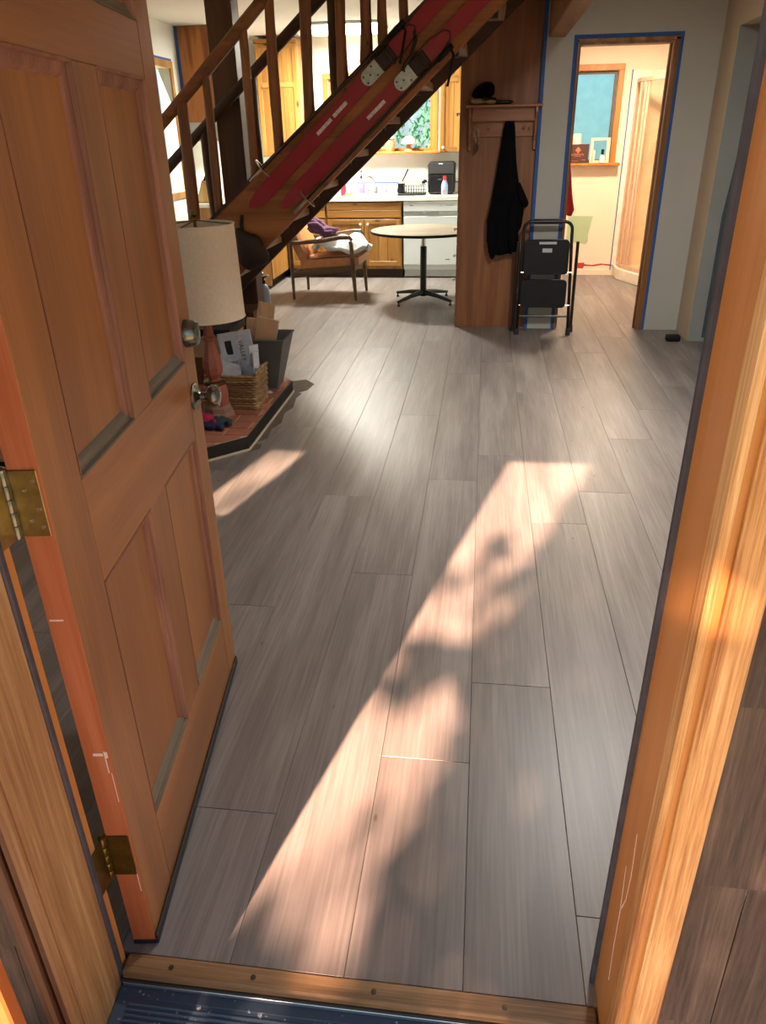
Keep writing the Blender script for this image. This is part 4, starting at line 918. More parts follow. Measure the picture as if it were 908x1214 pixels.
# counter things
S = CT
bm = BM(); box(bm, (-.98, 8.16, S), (-.92, 8.20, S+.12), .006, 2); single('red_soap_pack', bm, 'red_pack', 'red detergent pack at the left end of the sink', 'pack')
bm = BM(); box(bm, (-.92, 8.10, S+.006), (-.84, 8.16, S+.036), .006, 2); single('sponge', bm, 'sponge_yellow', 'yellow sponge on the sink edge', 'sponge')
sb = thing('soap_bottle', 'purple soap bottle with black pump by the faucet', 'bottle', (-.79, 8.47, S+.006))
bm = BM(); lathe(bm, [(0, S+.006), (.036, S+.006), (.038, S+.02), (.038, S+.135), (.03, S+.155), (.014, S+.165)], (-.79, 8.50, 0), 18, sq=.7); obj('bottle_body', bm, 'bottle_purple', sb, smooth='auto')
bm = BM(); lathe(bm, [(.014, S+.16), (.014, S+.19), (.005, S+.192), (.005, S+.235), (.010, S+.237), (.010, S+.245), (0, S+.246)], (-.79, 8.50, 0), 12); box(bm, (-.795, 8.46, S+.236), (-.785, 8.50, S+.245)); obj('pump', bm, 'black_plastic', sb, smooth='auto')
part('white_label', sb, 'ceramic_white', (-.803, 8.472, S+.07), (-.777, 8.4745, S+.10))
fc = thing('faucet', 'chrome kitchen faucet with arched spout', 'faucet', (-.66, 8.48, S))
bm = BM(); lathe(bm, [(0, S+.004), (.028, S+.004), (.026, S+.03), (.016, S+.04), (.014, S+.07), (0, S+.075)], (-.62, 8.50, 0), 16); obj('base', bm, 'steel', fc, smooth='auto')
bm = BM(); tube(bm, [(-.62, 8.50, S+.05), (-.64, 8.48, S+.13), (-.665, 8.46, S+.175), (-.70, 8.43, S+.185), (-.72, 8.41, S+.165)], [.014, .013, .012, .012, .013], 10); obj('spout', bm, 'steel', fc, smooth='auto')
bm = BM(); tube(bm, [(-.605, 8.50, S+.06), (-.575, 8.49, S+.09)], .008, 8); obj('lever', bm, 'steel', fc, smooth='auto')
for x in (-.77+.06, -.50): 
    bm = BM(); lathe(bm, [(0, S+.006), (.02, S+.006), (.018, S+.03), (.022, S+.045), (0, S+.05)], (x, 8.52, 0), 12); obj('tap_handle', bm, 'steel', fc, smooth='auto')
part('deck_plate', fc, 'steel', (-.73, 8.48, S+.004), (-.48, 8.54, S+.012), .003)
sk = thing('utensil_pot', 'small dark slotted holder left of the dish rack', 'holder', (-.37, 8.4, S))
part('cup', sk, 'appliance_white', (-.395, 8.37, S), (-.345, 8.42, S+.07), .006)
for x in (-.385, -.370, -.355): part('slot', sk, 'black_plastic', (x-.003, 8.3685, S+.015), (x+.003, 8.3705, S+.058))
rk = thing('dish_rack', 'black wire dish rack with pale rails on the counter', 'dish rack', (-.17, 8.2, S))
part('tray', rk, 'black_plastic', (-.325, 8.08, S), (-.015, 8.36, S+.022), .006)
part('cutlery_cup', rk, 'black_plastic', (-.325, 8.12, S+.022), (-.255, 8.30, S+.135), .006)
for y in (8.10, 8.34):
    for zz in (.05, .10):
        bm = BM(); tube(bm, [(-.255, y, S+zz), (-.02, y, S+zz)], .0045, 6); obj('wire', bm, 'black_metal', rk)
for i in range(9):
    x = -.25+.028*i; bm = BM(); tube(bm, [(x, 8.10, S+.02), (x, 8.10, S+.105)], .0035, 6); tube(bm, [(x, 8.34, S+.02), (x, 8.34, S+.105)], .0022, 6); tube(bm, [(x, 8.10, S+.03), (x, 8.34, S+.03)], .0022, 6); obj('wire', bm, 'black_metal', rk)
for y in (8.10, 8.34):
    bm = BM(); bar(bm, (-.31, y, S+.135), (-.02, y, S+.135), .016, .014); obj('top_rail', bm, 'bamboo', rk); part('rail_end', rk, 'black_plastic', (-.05, y-.014, S+.12), (-.012, y+.014, S+.15), .003)
bm = BM(); bar(bm, (-.285, 8.2, S+.13), (-.215, 8.22, S+.265), .025, .012); single('kitchen_brush', bm, 'black_plastic', 'black brush handle sticking up from the dish rack', 'brush')
af = thing('air_fryer', 'black air fryer with glossy grey upper panel', 'air fryer', (.155, 8.3, S))
part('housing', af, 'black_plastic', (.010, 8.18, S+.008), (.308, 8.50, S+.335), .022); part('upper_panel', af, 'charcoal_panel', (.022, 8.172, S+.215), (.296, 8.182, S+.325), .003)
dra = part('basket_drawer', af, 'black_gloss', (.028, 8.168, S+.018), (.290, 8.182, S+.205), .008); part('handle', dra, 'charcoal_panel', (.125, 8.145, S+.150), (.165, 8.170, S+.165), .004); part('badge', af, 'appliance_white', (.130, 8.1705, S+.312), (.175, 8.1722, S+.320))
bm = BM(); tube(bm, [(.02, 8.35, S+.325), (-.015, 8.38, S+.28), (-.02, 8.42, S+.20), (-.06, 8.5, S+.12), (-.10, 8.56, S+.115)], .004, 6); obj('cord', bm, 'mark_grey', af, smooth=True)
wbz = thing('dish_soap', 'pale blue bottle with red cap in front of the air fryer', 'bottle', (.215, 8.06, S))
bm = BM(); lathe(bm, [(0, S), (.034, S), (.036, S+.02), (.036, S+.105), (.022, S+.145), (.017, S+.158)], (.205, 8.06, 0), 18, sq=.75); obj('bottle_body', bm, 'bottle_blue', wbz, smooth='auto')
bm = BM(); lathe(bm, [(.019, S+.155), (.020, S+.195), (0, S+.197)], (.205, 8.06, 0), 14); obj('cap', bm, 'cap_red', wbz, smooth='auto')
part('print_label', wbz, 'ceramic_terra', (.182, 8.0315, S+.015), (.215, 8.0335, S+.06))
# pottery on the window sill
SZ = 1.31
jr = thing('pottery_jar', 'terracotta lidded jar in the middle of the kitchen sill', 'jar', (-.45, 8.53, SZ))
bm = BM(); lathe(bm, [(0, SZ), (.045, SZ), (.055, SZ+.03), (.057, SZ+.08), (.045, SZ+.12), (.042, SZ+.13)], (-.45, 8.53, 0), 18); obj('jar_body', bm, 'ceramic_terra', jr, smooth='auto')
bm = BM(); lathe(bm, [(.058, SZ+.13), (.060, SZ+.142), (.04, SZ+.150), (.045, SZ+.165), (.02, SZ+.17), (0, SZ+.171)], (-.45, 8.53, 0), 18); obj('lid', bm, 'ceramic_white', jr, smooth='auto')
pj_ = thing('mushroom_pot', 'white domed pottery dish on a terracotta foot', 'pottery', (-.235, 8.53, SZ))
bm = BM(); lathe(bm, [(0, SZ), (.055, SZ), (.035, SZ+.03), (.022, SZ+.06), (.022, SZ+.075)], (-.235, 8.53, 0), 18); obj('foot', bm, 'ceramic_terra', pj_, smooth='auto')
bm = BM(); lathe(bm, [(.085, SZ+.075), (.086, SZ+.088), (.070, SZ+.125), (.035, SZ+.150), (0, SZ+.156)], (-.235, 8.53, 0), 20); obj('dome', bm, 'ceramic_white', pj_, smooth='auto')
bm = BM(); lathe(bm, [(0, SZ), (.05, SZ), (.06, SZ+.04), (.05, SZ+.08), (.055, SZ+.11), (.045, SZ+.11), (0, SZ+.10)], (-.64, 8.53, 0), 18); single('terracotta_pot', bm, 'ceramic_terra', 'terracotta pot on the sill half hidden by the stairs', 'pot', smooth='auto')
bm = BM(); lathe(bm, [(0, SZ), (.035, SZ), (.045, SZ+.012), (0, SZ+.014)], (-.10, 8.52, 0), 16); single('saucer', bm, 'olive_metal', 'small dark saucer at the right end of the sill', 'saucer', smooth='auto')
# kitchen foliage outside
def leaves(bm, n, fn, size, rr):
    for _ in range(n):
        c = fn(rr); s = size*(0.6+rr.random()*.8)
        a = Vector((rr.uniform(-1, 1), rr.uniform(-1, 1), rr.uniform(-1, 1))).normalized(); b = a.orthogonal().normalized(); b.rotate(Matrix.Rotation(rr.random()*6.28, 3, a)); c2 = a.cross(b)
        p = [c-b*s, c-b*s*.2+c2*s*.42+a*s*.08, c+b*s, c-b*s*.2-c2*s*.42+a*s*.08]
        bm.faces.new([bm.verts.new(v) for v in p])
rr = random.Random(5)
for i, (cx, cy, cz, rx, rz_, lm) in enumerate(((-1.9, 12.2, 1.9, .9, 1.9, 'leaf_a'), (-.4, 15.0, 2.0, 1.8, 2.2, 'leaf_b'), (.35, 11.2, .9, .5, 1.1, 'leaf_c'))):
    t = thing('garden_tree', ['bright green tree left outside the kitchen window', 'blue-green tree in the middle outside the kitchen window', 'yellow-green shrub right outside the kitchen window'][i], 'tree', (cx, cy, -.35), 0, 'trees outside the kitchen window')
    bm = BM(); leaves(bm, (1300, 2600, 700)[i], lambda r: Vector((cx, cy, cz))+Vector((r.gauss(0, .5)*rx, r.gauss(0, .35), r.uniform(-1, 1)*rz_)), .085, rr); obj('foliage', bm, lm, t)
    bm = BM(); tube(bm, [(cx, cy, -.35), (cx+.1, cy, 1.0), (cx, cy+.1, 2.6)], [.09, .07, .03], 8); obj('trunk', bm, 'bark', t, smooth=True)

# ------------------------------------------------------------------ armchair (local +x is its front)
ac = thing('armchair', 'mid-century armchair with orange leather cushions and dark wood frame', 'armchair', (-.89, 6.90, 0), R(-3))
def al(name, bm, mat, par=None, smooth=False): return obj(name, bm, mat, par or ac, smooth, local=True)
for s in (-1, 1):
    y = .275*s
    bm = BM(); tube(bm, [(.315, y, 0), (.30, y, .28), (.285, y, .54), (.275, y, .56)], [.014, .023, .019, .016], 10); al('leg', bm, 'teak', smooth='auto')
    bm = BM(); tube(bm, [(-.325, y, 0), (-.325, y, .30), (-.325, y, .545)], [.014, .019, .017], 10); al('leg', bm, 'teak', smooth='auto')
    bm = BM()
    pts = [(-.35, y, .60), (-.335, y, .555), (-.27, y, .545), (-.05, y, .56), (.18, y, .595), (.27, y, .597), (.295, y, .57)]
    tube(bm, pts, [.014, .018, .020, .021, .022, .021, .016], 10); al('armrest', bm, 'teak', smooth='auto')
    bm = BM(); bar(bm, (-.325, y, .235), (.30, y, .315), .022, .05); al('side_rail', bm, 'teak')
    bm = BM(); bar(bm, (-.345, y*.95, .56), (-.41, y*.9, .76), .022, .035, (0, 1, 0)); al('back_post', bm, 'teak')
bm = BM(); bar(bm, (.29, -.27, .30), (.29, .27, .30), .022, .05); al('front_rail', bm, 'teak')
bm = BM(); bar(bm, (-.32, -.27, .24), (-.32, .27, .24), .022, .05); al('rear_rail', bm, 'teak')
bm = BM(); bar(bm, (-.41, -.25, .75), (-.41, .25, .75), .03, .03); al('back_rail', bm, 'teak')
def cushion(p0, p1, w_, t, seed):
    """slab from p0 to p1 in the xz plane"""
    bm = BM(); p0, p1 = Vector(p0), Vector(p1); d = (p1-p0); L_ = d.length; d.normalize(); n = Vector((-d.z, 0, d.x)); nu, nv = 12, 12
    def P(u, v, s):
        e = (1-(2*u-1)**8)*(1-(2*v-1)**8); return p0+d*(L_*u)+Vector((0, (v-.5)*w_, 0))+n*s*(t/2)*(.55+.45*e**.5 if e > 0 else .55)
    top = [[bm.verts.new(P(i/nu, j/nv, 1)) for j in range(nv+1)] for i in range(nu+1)]; bot = [[bm.verts.new(P(i/nu, j/nv, -1)) for j in range(nv+1)] for i in range(nu+1)]
    for i in range(nu):
        for j in range(nv):
            bm.faces.new((top[i][j], top[i+1][j], top[i+1][j+1], top[i][j+1])); bm.faces.new((bot[i][j], bot[i][j+1], bot[i+1][j+1], bot[i+1][j]))
    for i in range(nu):
        for j in (0, nv): bm.faces.new((top[i][j], top[i+1][j], bot[i+1][j], bot[i][j]))
    for j in range(nv):
        for i in (0, nu): bm.faces.new((top[i][j], top[i][j+1], bot[i][j+1], bot[i][j]))
    pipe = [P(u, v, 1) for u, v in [(0, .02), (.5, .02), (1, .02), (1, .5), (1, .98), (.5, .98), (0, .98), (0, .5)]]
    return bm, pipe
bm, pp_ = cushion((-.24, 0, .335), (.35, 0, .375), .50, .135, 1); c1 = al('seat_cushion', bm, 'leather_orange', smooth='auto'); bm = BM(); tube(bm, pp_, .006, 6, closed=True); al('piping', bm, 'leather_piping', c1)
bm, pp_ = cushion((-.20, 0, .37), (-.40, 0, .83), .50, .12, 2); c2 = al('back_cushion', bm, 'leather_orange', smooth='auto'); 
bm = BM(); tube(bm, [p for p in pp_], .006, 6, closed=True); al('piping', bm, 'leather_piping', c2)
# white blanket and purple scarf on the chair
bm = BM()
def blk(u, v):
    x = -1.03+.56*u; y = 6.655+.46*v
    env = (1-abs(2*v-1)**4)*(1-abs(2*u-1)**6)
    zz = .475+.085*env+.022*math.sin(8*u+3*v)+.018*math.sin(15*u-6*v)+.012*math.sin(21*v+5*u)+.02*(1-u)
    return Vector((x+.02*math.sin(6*v), y+.012*math.sin(17*u), zz))
grid_cloth(bm, blk, 26, 20, .035); single('white_blanket', bm, 'white_linen', 'crumpled white blanket lying on the armchair seat', 'blanket', smooth=True)
bm = BM(); rr = random.Random(11)
for k in range(9):
    a = k*.35; pts = []
    for i in range(8):
        t = i/7; pts.append((-1.055+.25*t+.02*math.sin(5*t+k), 6.68+.026*k+.02*math.sin(4*t+k*1.3), .70-.09*t+.028*math.sin(6*t+k*.9)+.018*math.sin(k)))
    tube(bm, pts, [.018, .026, .03, .03, .03, .03, .026, .018], 8)
single('purple_scarf', bm, 'purple_knit', 'purple knitted scarf bunched against the armchair back', 'scarf', smooth=True)
bm = BM(); tube(bm, [(-.62, 7.05, .60), (-.60, 7.05, .57), (-.59, 7.05, .52)], [.02, .03, .015], 10); single('dark_sock', bm, 'cloth_navy', 'small dark cloth by the far armrest', 'cloth', smooth=True)

# ------------------------------------------------------------------ round table
TX, TY, TZ = .085, 6.62, .665
tb = thing('round_table', 'round pedestal table with pale laminate top and black base', 'table', (TX, TY, 0))
bm = BM(); lathe(bm, [(0, TZ-.026), (.50, TZ-.026), (.505, TZ-.022), (.505, TZ-.004), (.500, TZ), (0, TZ)], (TX, TY, 0), 56); obj('table_top', bm, 'table_top', tb, smooth='auto')
bm = BM(); lathe(bm, [(.506, TZ-.024), (.509, TZ-.020), (.509, TZ-.006), (.506, TZ-.002)], (TX, TY, 0), 56); obj('edge_band', bm, 'black_plastic', tb, smooth='auto')
bm = BM(); lathe(bm, [(.022, .50), (.022, TZ-.03)], (TX, TY, 0), 18); obj('inner_column', bm, 'steel', tb, smooth='auto')
bm = BM(); lathe(bm, [(.0, .05), (.035, .05), (.035, .08), (.031, .10), (.031, .51), (.028, .515), (0, .515)], (TX, TY, 0), 20); obj('column', bm, 'black_metal', tb, smooth='auto')
bm = BM(); box(bm, (TX-.22, TY-.03, TZ-.045), (TX+.22, TY+.03, TZ-.026)); box(bm, (TX-.03, TY-.22, TZ-.045), (TX+.03, TY+.22, TZ-.026)); obj('top_bracket', bm, 'black_metal', tb)
for k in range(4):
    a = R(52+90*k); d = Vector((math.cos(a), math.sin(a), 0)); c = Vector((TX, TY, 0))
    bm = BM(); tube(bm, [c+d*.02+Vector((0, 0, .085)), c+d*.18+Vector((0, 0, .070)), c+d*.36+Vector((0, 0, .040))], [.026, .020, .013], 10); lg = obj('leg', bm, 'black_metal', tb, smooth='auto')
    bm = BM(); lathe(bm, [(0, 0), (.014, 0), (.014, .012), (.006, .018), (.006, .04)], tuple(c+d*.35), 10); obj('glide', bm, 'rubber_black', lg, smooth='auto')

# ------------------------------------------------------------------ hearth with tiles
HZ = .082
hp = [(-.522, 2.63), (-.522, 3.62), (-.80, 3.90), (-2.30, 3.90), (-2.30, 2.20), (-.955, 2.20)]
he = thing('hearth', 'low hearth platform of terracotta tiles with black edge', 'hearth', (-1.4, 3.0, 0))
bm = BM(); prism(bm, [(x, y, .002) for x, y in hp], (0, 0, HZ-.010)); obj('hearth_base', bm, 'hearth_black', he)
bm = BM(); prism(bm, [(x, y, .0) for x, y in [(-.515, 2.625), (-.515, 3.625), (-.797, 3.907), (-2.30, 3.907), (-2.30, 2.193), (-.952, 2.193)]], (0, 0, .010)); obj('bottom_lip', bm, 'hearth_lip', he)
def clip(poly, cp):
    outp = poly
    n = len(cp)
    for i in range(n):
        a, b = cp[i], cp[(i+1) % n]; inp = outp; outp = []
        if not inp: break
        side = lambda p: (b[0]-a[0])*(p[1]-a[1])-(b[1]-a[1])*(p[0]-a[0])
        for j in range(len(inp)):
            p, q = inp[j-1], inp[j]; sp_, sq = side(p), side(q)
            if sq >= 0:
                if sp_ < 0: t = sp_/(sp_-sq); outp.append((p[0]+(q[0]-p[0])*t, p[1]+(q[1]-p[1])*t))
                outp.append(q)
            elif sp_ >= 0: t = sp_/(sp_-sq); outp.append((p[0]+(q[0]-p[0])*t, p[1]+(q[1]-p[1])*t))
    return outp
hin = [(-.528, 2.633), (-.528, 3.617), (-.803, 3.892), (-2.294, 3.892), (-2.294, 2.206), (-.952, 2.206)]
bm = BM(); prism(bm, [(x, y, HZ-.016) for x, y in hin], (0, 0, .0135)); obj('grout_bed', bm, 'grout', he)
tx, ty = .205, .105
iy = 0; y = 2.206
while y < 3.89:
    x = -2.294-(tx/2 if iy % 2 else 0)
    while x < -.52:
        poly = clip([(x+.0045, y+.0045), (x+tx-.0045, y+.0045), (x+tx-.0045, y+ty-.0045), (x+.0045, y+ty-.0045)], hin)
        ar = abs(sum(poly[i-1][0]*poly[i][1]-poly[i][0]*poly[i-1][1] for i in range(len(poly))))/2 if len(poly) > 2 else 0
        if ar > 2e-4:
            bm = BM(); prism(bm, [(px_, py_, HZ-.006) for px_, py_ in poly], (0, 0, .006+random.random()*.0012)); obj('tile', bm, 'tile_terracotta', he)
        x += tx
    y += ty; iy += 1
# per-tile colour variation
m = MATS['tile_terracotta']; n = m.node_tree; b = n.nodes['Principled BSDF']; src = b.inputs['Base Color'].links[0].from_socket
hv = n.nodes.new('ShaderNodeHueSaturation'); oi = n.nodes.new('ShaderNodeObjectInfo'); mr = n.nodes.new('ShaderNodeMapRange'); mr.inputs[3].default_value = .62; mr.inputs[4].default_value = 1.25
n.links.new(oi.outputs['Random'], mr.inputs[0]); n.links.new(mr.outputs[0], hv.inputs['Value']); n.links.new(src, hv.inputs['Color']); n.links.new(hv.outputs[0], b.inputs['Base Color'])
# table lamp on the hearth
LX, LY = -.772, 2.915
lt = thing('table_lamp', 'tall clay lamp with a cream drum shade on the hearth', 'lamp', (LX, LY, HZ))
bm = BM(); lathe(bm, [(0, HZ), (.092, HZ), (.094, HZ+.012), (.088, HZ+.030), (.084, HZ+.034), (.080, HZ+.060), (.074, HZ+.066), (.068, HZ+.070)], (LX, LY, 0), 8); obj('plinth', bm, 'lamp_plinth', lt)
bm = BM(); lathe(bm, [(.066, HZ+.066), (.068, HZ+.09), (.070, HZ+.13), (.066, HZ+.165), (.050, HZ+.185), (.052, HZ+.20), (.030, HZ+.212), (.036, HZ+.225), (.050, HZ+.245), (.056, HZ+.28), (.052, HZ+.32), (.038, HZ+.36), (.029, HZ+.395), (.027, HZ+.42), (.038, HZ+.43), (.038, HZ+.44), (.027, HZ+.45), (.026, HZ+.49), (.020, HZ+.52), (0, HZ+.525)], (LX, LY, 0), 8); obj('body', bm, 'lamp_clay', lt)
bm = BM(); lathe(bm, [(.060, HZ+.185), (.062, HZ+.19), (.062, HZ+.20), (.055, HZ+.206)], (LX, LY, 0), 8); obj('brass_collar', bm, 'brass_dark', lt)
bm = BM(); lathe(bm, [(.008, HZ+.51), (.008, 1.10), (.005, 1.104), (.005, 1.112), (.010, 1.116), (.018, 1.125), (.019, 1.135), (.014, 1.146), (0, 1.150)], (LX, LY, 0), 16); obj('finial', bm, 'brass_dark', lt, smooth='auto')
bm = BM(); lathe(bm, [(.200, .628), (.190, 1.082)], (LX, LY, 0), 48)
for f in [f for f in bm.faces if len(f.verts) > 8]: bm.faces.remove(f)
bmesh.ops.recalc_face_normals(bm, faces=bm.faces[:]); bmesh.ops.solidify(bm, geom=bm.faces[:], thickness=.003); sd_ = obj('lamp_shade', bm, 'shade_linen', lt, smooth='auto')
for zz, r_ in ((.628, .2005), (1.082, .1905)):
    bm = BM(); tube(bm, [(LX+r_*math.cos(2*PI*k/48), LY+r_*math.sin(2*PI*k/48), zz) for k in range(48)], .0035, 6, closed=True); obj('shade_trim', bm, 'shade_linen', sd_, smooth=True)
for k in range(3):
    a = 2*PI*k/3+.4; bm = BM(); tube(bm, [(LX, LY, 1.100), (LX+.187*math.cos(a), LY+.187*math.sin(a), 1.075)], .003, 6); obj('spider_arm', bm, 'brass_dark', sd_)
# wicker basket
bk = thing('wicker_basket', 'square wicker basket on the hearth filled with newspapers', 'basket', (-.69, 3.12, HZ))
bx0, bx1, by0, by1 = -.86, -.585, 3.03, 3.25
NB = 14
for k in range(NB):
    zz = HZ+.008+.0142*k; ex = .010*k/NB; pts = []
    cs = [(bx0-ex, by0-ex), (bx1+ex, by0-ex), (bx1+ex, by1+ex), (bx0-ex, by1+ex)]
    for i in range(4):
        p, q = Vector((*cs[i], zz)), Vector((*cs[(i+1) % 4], zz)); nrm = Vector(((q-p).y, -(q-p).x, 0)).normalized()
        for j in range(14): t = (j+.5)/14; pts.append(p.lerp(q, t)+nrm*.0035*(1 if (j+k) % 2 else -1))
    bm = BM(); tube(bm, pts, .0078, 6, closed=True); obj('strand', bm, 'wicker', bk, smooth=True)
part('basket_bottom', bk, 'wicker', (bx0+.005, by0+.005, HZ+.001), (bx1-.005, by1-.005, HZ+.012)); part('lining', bk, 'casing_dark', (bx0+.012, by0+.012, HZ+.012), (bx1-.012, by1-.012, HZ+.06))
bm = BM(); tube(bm, [(bx1+.013, by0-.012, HZ+.208), (bx1+.013, by0+.06, HZ+.215), (bx1+.013, by1-.06, HZ+.215), (bx1+.013, by1+.012, HZ+.208)], .009, 6); obj('rim', bm, 'wicker', bk, smooth=True)
# newspapers standing in the basket
for i, (x, y, wd, hh, rx, rz_, ry, lab) in enumerate((
    (-.705, 3.215, .20, .33, -8, 3, -9, 'tall folded newspaper with large headline at the basket back'),
    (-.80, 3.19, .16, .27, -14, 8, 14, 'leaning newspaper behind the lamp neck'),
    (-.62, 3.15, .075, .27, -2, 60, 3, 'upright rolled newspaper in the right of the basket'),
    (-.60, 3.11, .06, .24, -2, 75, 6, 'narrow newspaper roll at the basket corner'),
    (-.745, 3.12, .15, .175, -18, -4, -16, 'tilted newspaper with blue picture in the middle of the basket'),
    (-.655, 3.095, .09, .165, -12, -28, 12, 'short folded newspaper at the basket front'),
    (-.785, 3.07, .12, .19, -16, 10, 18, 'crumpled newspaper at the left of the basket'))):
    r = thing('newspaper', lab, 'newspaper', (x, y+.015, HZ+.062), 0, 'newspapers in the wicker basket'); r.rotation_euler = (R(rx), R(ry), R(rz_))
    if i in (2, 3):
        bm = BM(); prism(bm, [(wd/2*math.cos(2*PI*k/18), .35*wd/2*math.sin(2*PI*k/18), 0) for k in range(18)], (0, 0, hh)); obj('sheets', bm, 'newsprint', r, local=True)
    else:
        bm = BM()
        for k in range(3): box(bm, (-wd/2+.003*k, .004*k-.004, 0), (wd/2-.002*k, .004*k-.0012, hh-.006*k))
        obj('sheets', bm, 'newsprint', r, local=True)
    if i == 0:
        text_part('headline', 'VALLEY', .036, 'ink', r, (.030, -.0048, hh*.66), Matrix.Rotation(PI/2, 3, 'X') @ Matrix.Rotation(-PI/2, 3, 'Z'), .0004, True)
        obj('printed_photo', B((-.065, -.0048, hh*.62), (-.025, -.0038, hh*.86)), 'ink', r, local=True)
    if i == 4: obj('printed_photo', B((-.03, -.0048, hh*.62), (.06, -.0038, hh*.85)), 'ink', r, local=True); obj('printed_photo', B((-.05, -.0048, hh*.1), (.05, -.0038, hh*.3)), 'ink_blue', r, local=True)
# bin with wood offcuts
bn = thing('waste_bin', 'dark grey tapered bin behind the wicker basket', 'bin', (-.70, 3.53, HZ))
bm = BM()
def rect(cx, cy, a, b, zz): return [(cx-a, cy-b, zz), (cx+a, cy-b, zz), (cx+a, cy+b, zz), (cx-a, cy+b, zz)]
BXc, BYc = -.645, 3.50
ro = [rect(BXc, BYc, .075, .075, HZ), rect(BXc, BYc, .150, .135, HZ+.31), rect(BXc, BYc, .142, .127, HZ+.31), rect(BXc, BYc, .068, .068, HZ+.012)]
V = [[bm.verts.new(p) for p in r_] for r_ in ro]
bm.faces.new(V[0][::-1]); bm.faces.new(V[3])
for U, W in zip(V, V[1:]):
    for k in range(4): bm.faces.new((U[k], U[(k+1) % 4], W[(k+1) % 4], W[k]))
obj('bin_body', bm, 'bin_grey', bn)
bm = BM(); tube(bm, rect(BXc, BYc, .150, .135, HZ+.31), .007, 6, closed=True); obj('rim', bm, 'bin_grey', bn)
for i, (p, q, w_, t_, lab) in enumerate((((-.655, 3.44, HZ+.14), (-.585, 3.42, HZ+.43), .125, .022, 'pale board offcut standing at the front of the grey bin'), ((-.69, 3.50, HZ+.12), (-.615, 3.52, HZ+.50), .10, .02, 'taller pale board offcut with a knot in the grey bin'), ((-.735, 3.47, HZ+.13), (-.705, 3.47, HZ+.42), .05, .03, 'narrow wood stick at the left of the grey bin'))):
    bm = BM(); bar(bm, p, q, w_, t_, (0, 1, 0)); single('wood_offcut', bm, 'firewood' if i else 'cardboard', lab, 'wood', 'wood offcuts in the bin')
# cardboard box with black lid edge behind the lamp
cb = thing('carton', 'pale cardboard carton behind the lamp on the hearth', 'box', (-1.0, 3.62, HZ))
part('carton_body', cb, 'cardboard', (-1.30, 3.50, HZ), (-.865, 3.80, HZ+.30), .003); part('carton_base', cb, 'casing_dark', (-1.305, 3.49, HZ), (-.86, 3.81, HZ+.17)); part('carton_lid', cb, 'iron_black', (-1.31, 3.485, HZ+.30), (-.855, 3.815, HZ+.345), .003)
bm = BM(); box(bm, (-.79, 3.62, 0.0), (-.60, 3.62, 0)) if False else None; bm.free() if False else None
single('dark_crate', B((-1.16, 4.02, 0), (-.86, 4.30, .42), .004), 'post_dark', 'dark brown crate on the floor behind the hearth', 'crate')
# cloths by the lamp
for i, (c, r_, mt, lab) in enumerate((((-.80, 2.77, HZ+.03), (.05, .045, .03), 'cloth_magenta', 'magenta glove lying at the hearth edge'), ((-.722, 2.775, HZ+.022), (.05, .05, .022), 'cloth_teal', 'dark teal glove lying beside the magenta glove'), ((-.745, 2.705, HZ+.020), (.055, .035, .02), 'cloth_navy', 'navy blue glove at the front of the hearth'))):
    bm = BM(); V_ = blob(bm, c, r_, 14, 9, .35, 30+i)
    for k in range(3): tube(bm, [Vector(c)+Vector((.02*k-.02, 0, 0)), Vector(c)+Vector((.04+.012*k, .02-.022*k, -.002)), Vector(c)+Vector((.065+.006*k, .022-.03*k, -.006))], [.014, .013, .009], 8)
    single('glove', bm, mt, lab, 'glove', 'gloves on the hearth', smooth=True)
bm = BM(); blob(bm, (-.60, 3.32, HZ+.011), (.032, .022, .011), 12, 8, .2, 9); single('stone_chip', bm, 'concrete', 'small grey stone lying near the bin on the hearth', 'stone', smooth=True)
# gas cylinder by the post
gc = thing('gas_cylinder', 'grey-blue gas cylinder with black valve beside the timber post', 'cylinder', (-1.195, 5.46, 0))
gx, gy = -1.195, 5.46
bm = BM(); lathe(bm, [(0, 0), (.050, 0), (.052, .01), (.052, .27), (.047, .32), (.034, .345), (.018, .355), (.016, .365)], (gx, gy, 0), 24); obj('tank', bm, 'cylinder_grey', gc, smooth='auto')
bm = BM(); lathe(bm, [(.020, .360), (.022, .390), (.010, .395), (.010, .415)], (gx, gy, 0), 14); box(bm, (gx-.05, gy-.02, .370), (gx+.01, gy+.02, .390), .004); bar(bm, (gx-.01, gy, .405), (gx+.04, gy, .42), .012, .012); obj('valve', bm, 'black_plastic', gc)
bm = BM(); blob(bm, (gx+.045, gy, .422), (.012, .012, .012), 10, 6); blob(bm, (gx+.0, gy, .440), (.014, .014, .012), 10, 6); obj('valve_knob', bm, 'steel', gc, smooth=True)

# ------------------------------------------------------------------ bathroom lamp and added living room fill lamp
bl = thing('bathroom_lamp', 'warm ceiling lamp inside the bathroom', 'ceiling light', (2.0, 6.9, 2.40))
bm = BM(); lathe(bm, [(0, 2.33), (.06, 2.335), (.12, 2.36), (.15, 2.42)], (2.0, 6.9, 0), 28); obj('bowl', bm, 'diffuser', bl, smooth='auto')
bm = BM(); lathe(bm, [(.155, 2.415), (.16, 2.43), (.16, ZC-.001)], (2.0, 6.9, 0), 28); obj('rim', bm, 'brass_old', bl, smooth='auto')
def lamp(name, loc, e, c, size):
    l = bpy.data.lights.new(name, 'AREA'); l.shape = 'DISK'; l.size = size; l.energy = e; l.color = c
    o = bpy.data.objects.new(name, l); COL.objects.link(o); o.location = loc; return o
lamp('bathroom_lamp_light', (2.0, 6.9, 2.32), 58, (1, .78, .58), .26)
kl_ = lamp('kitchen_lamp_light', (-.77, 7.65, 2.375), 122, (1, .96, .84), .5)
RLX, RLY = 1.45, 2.6
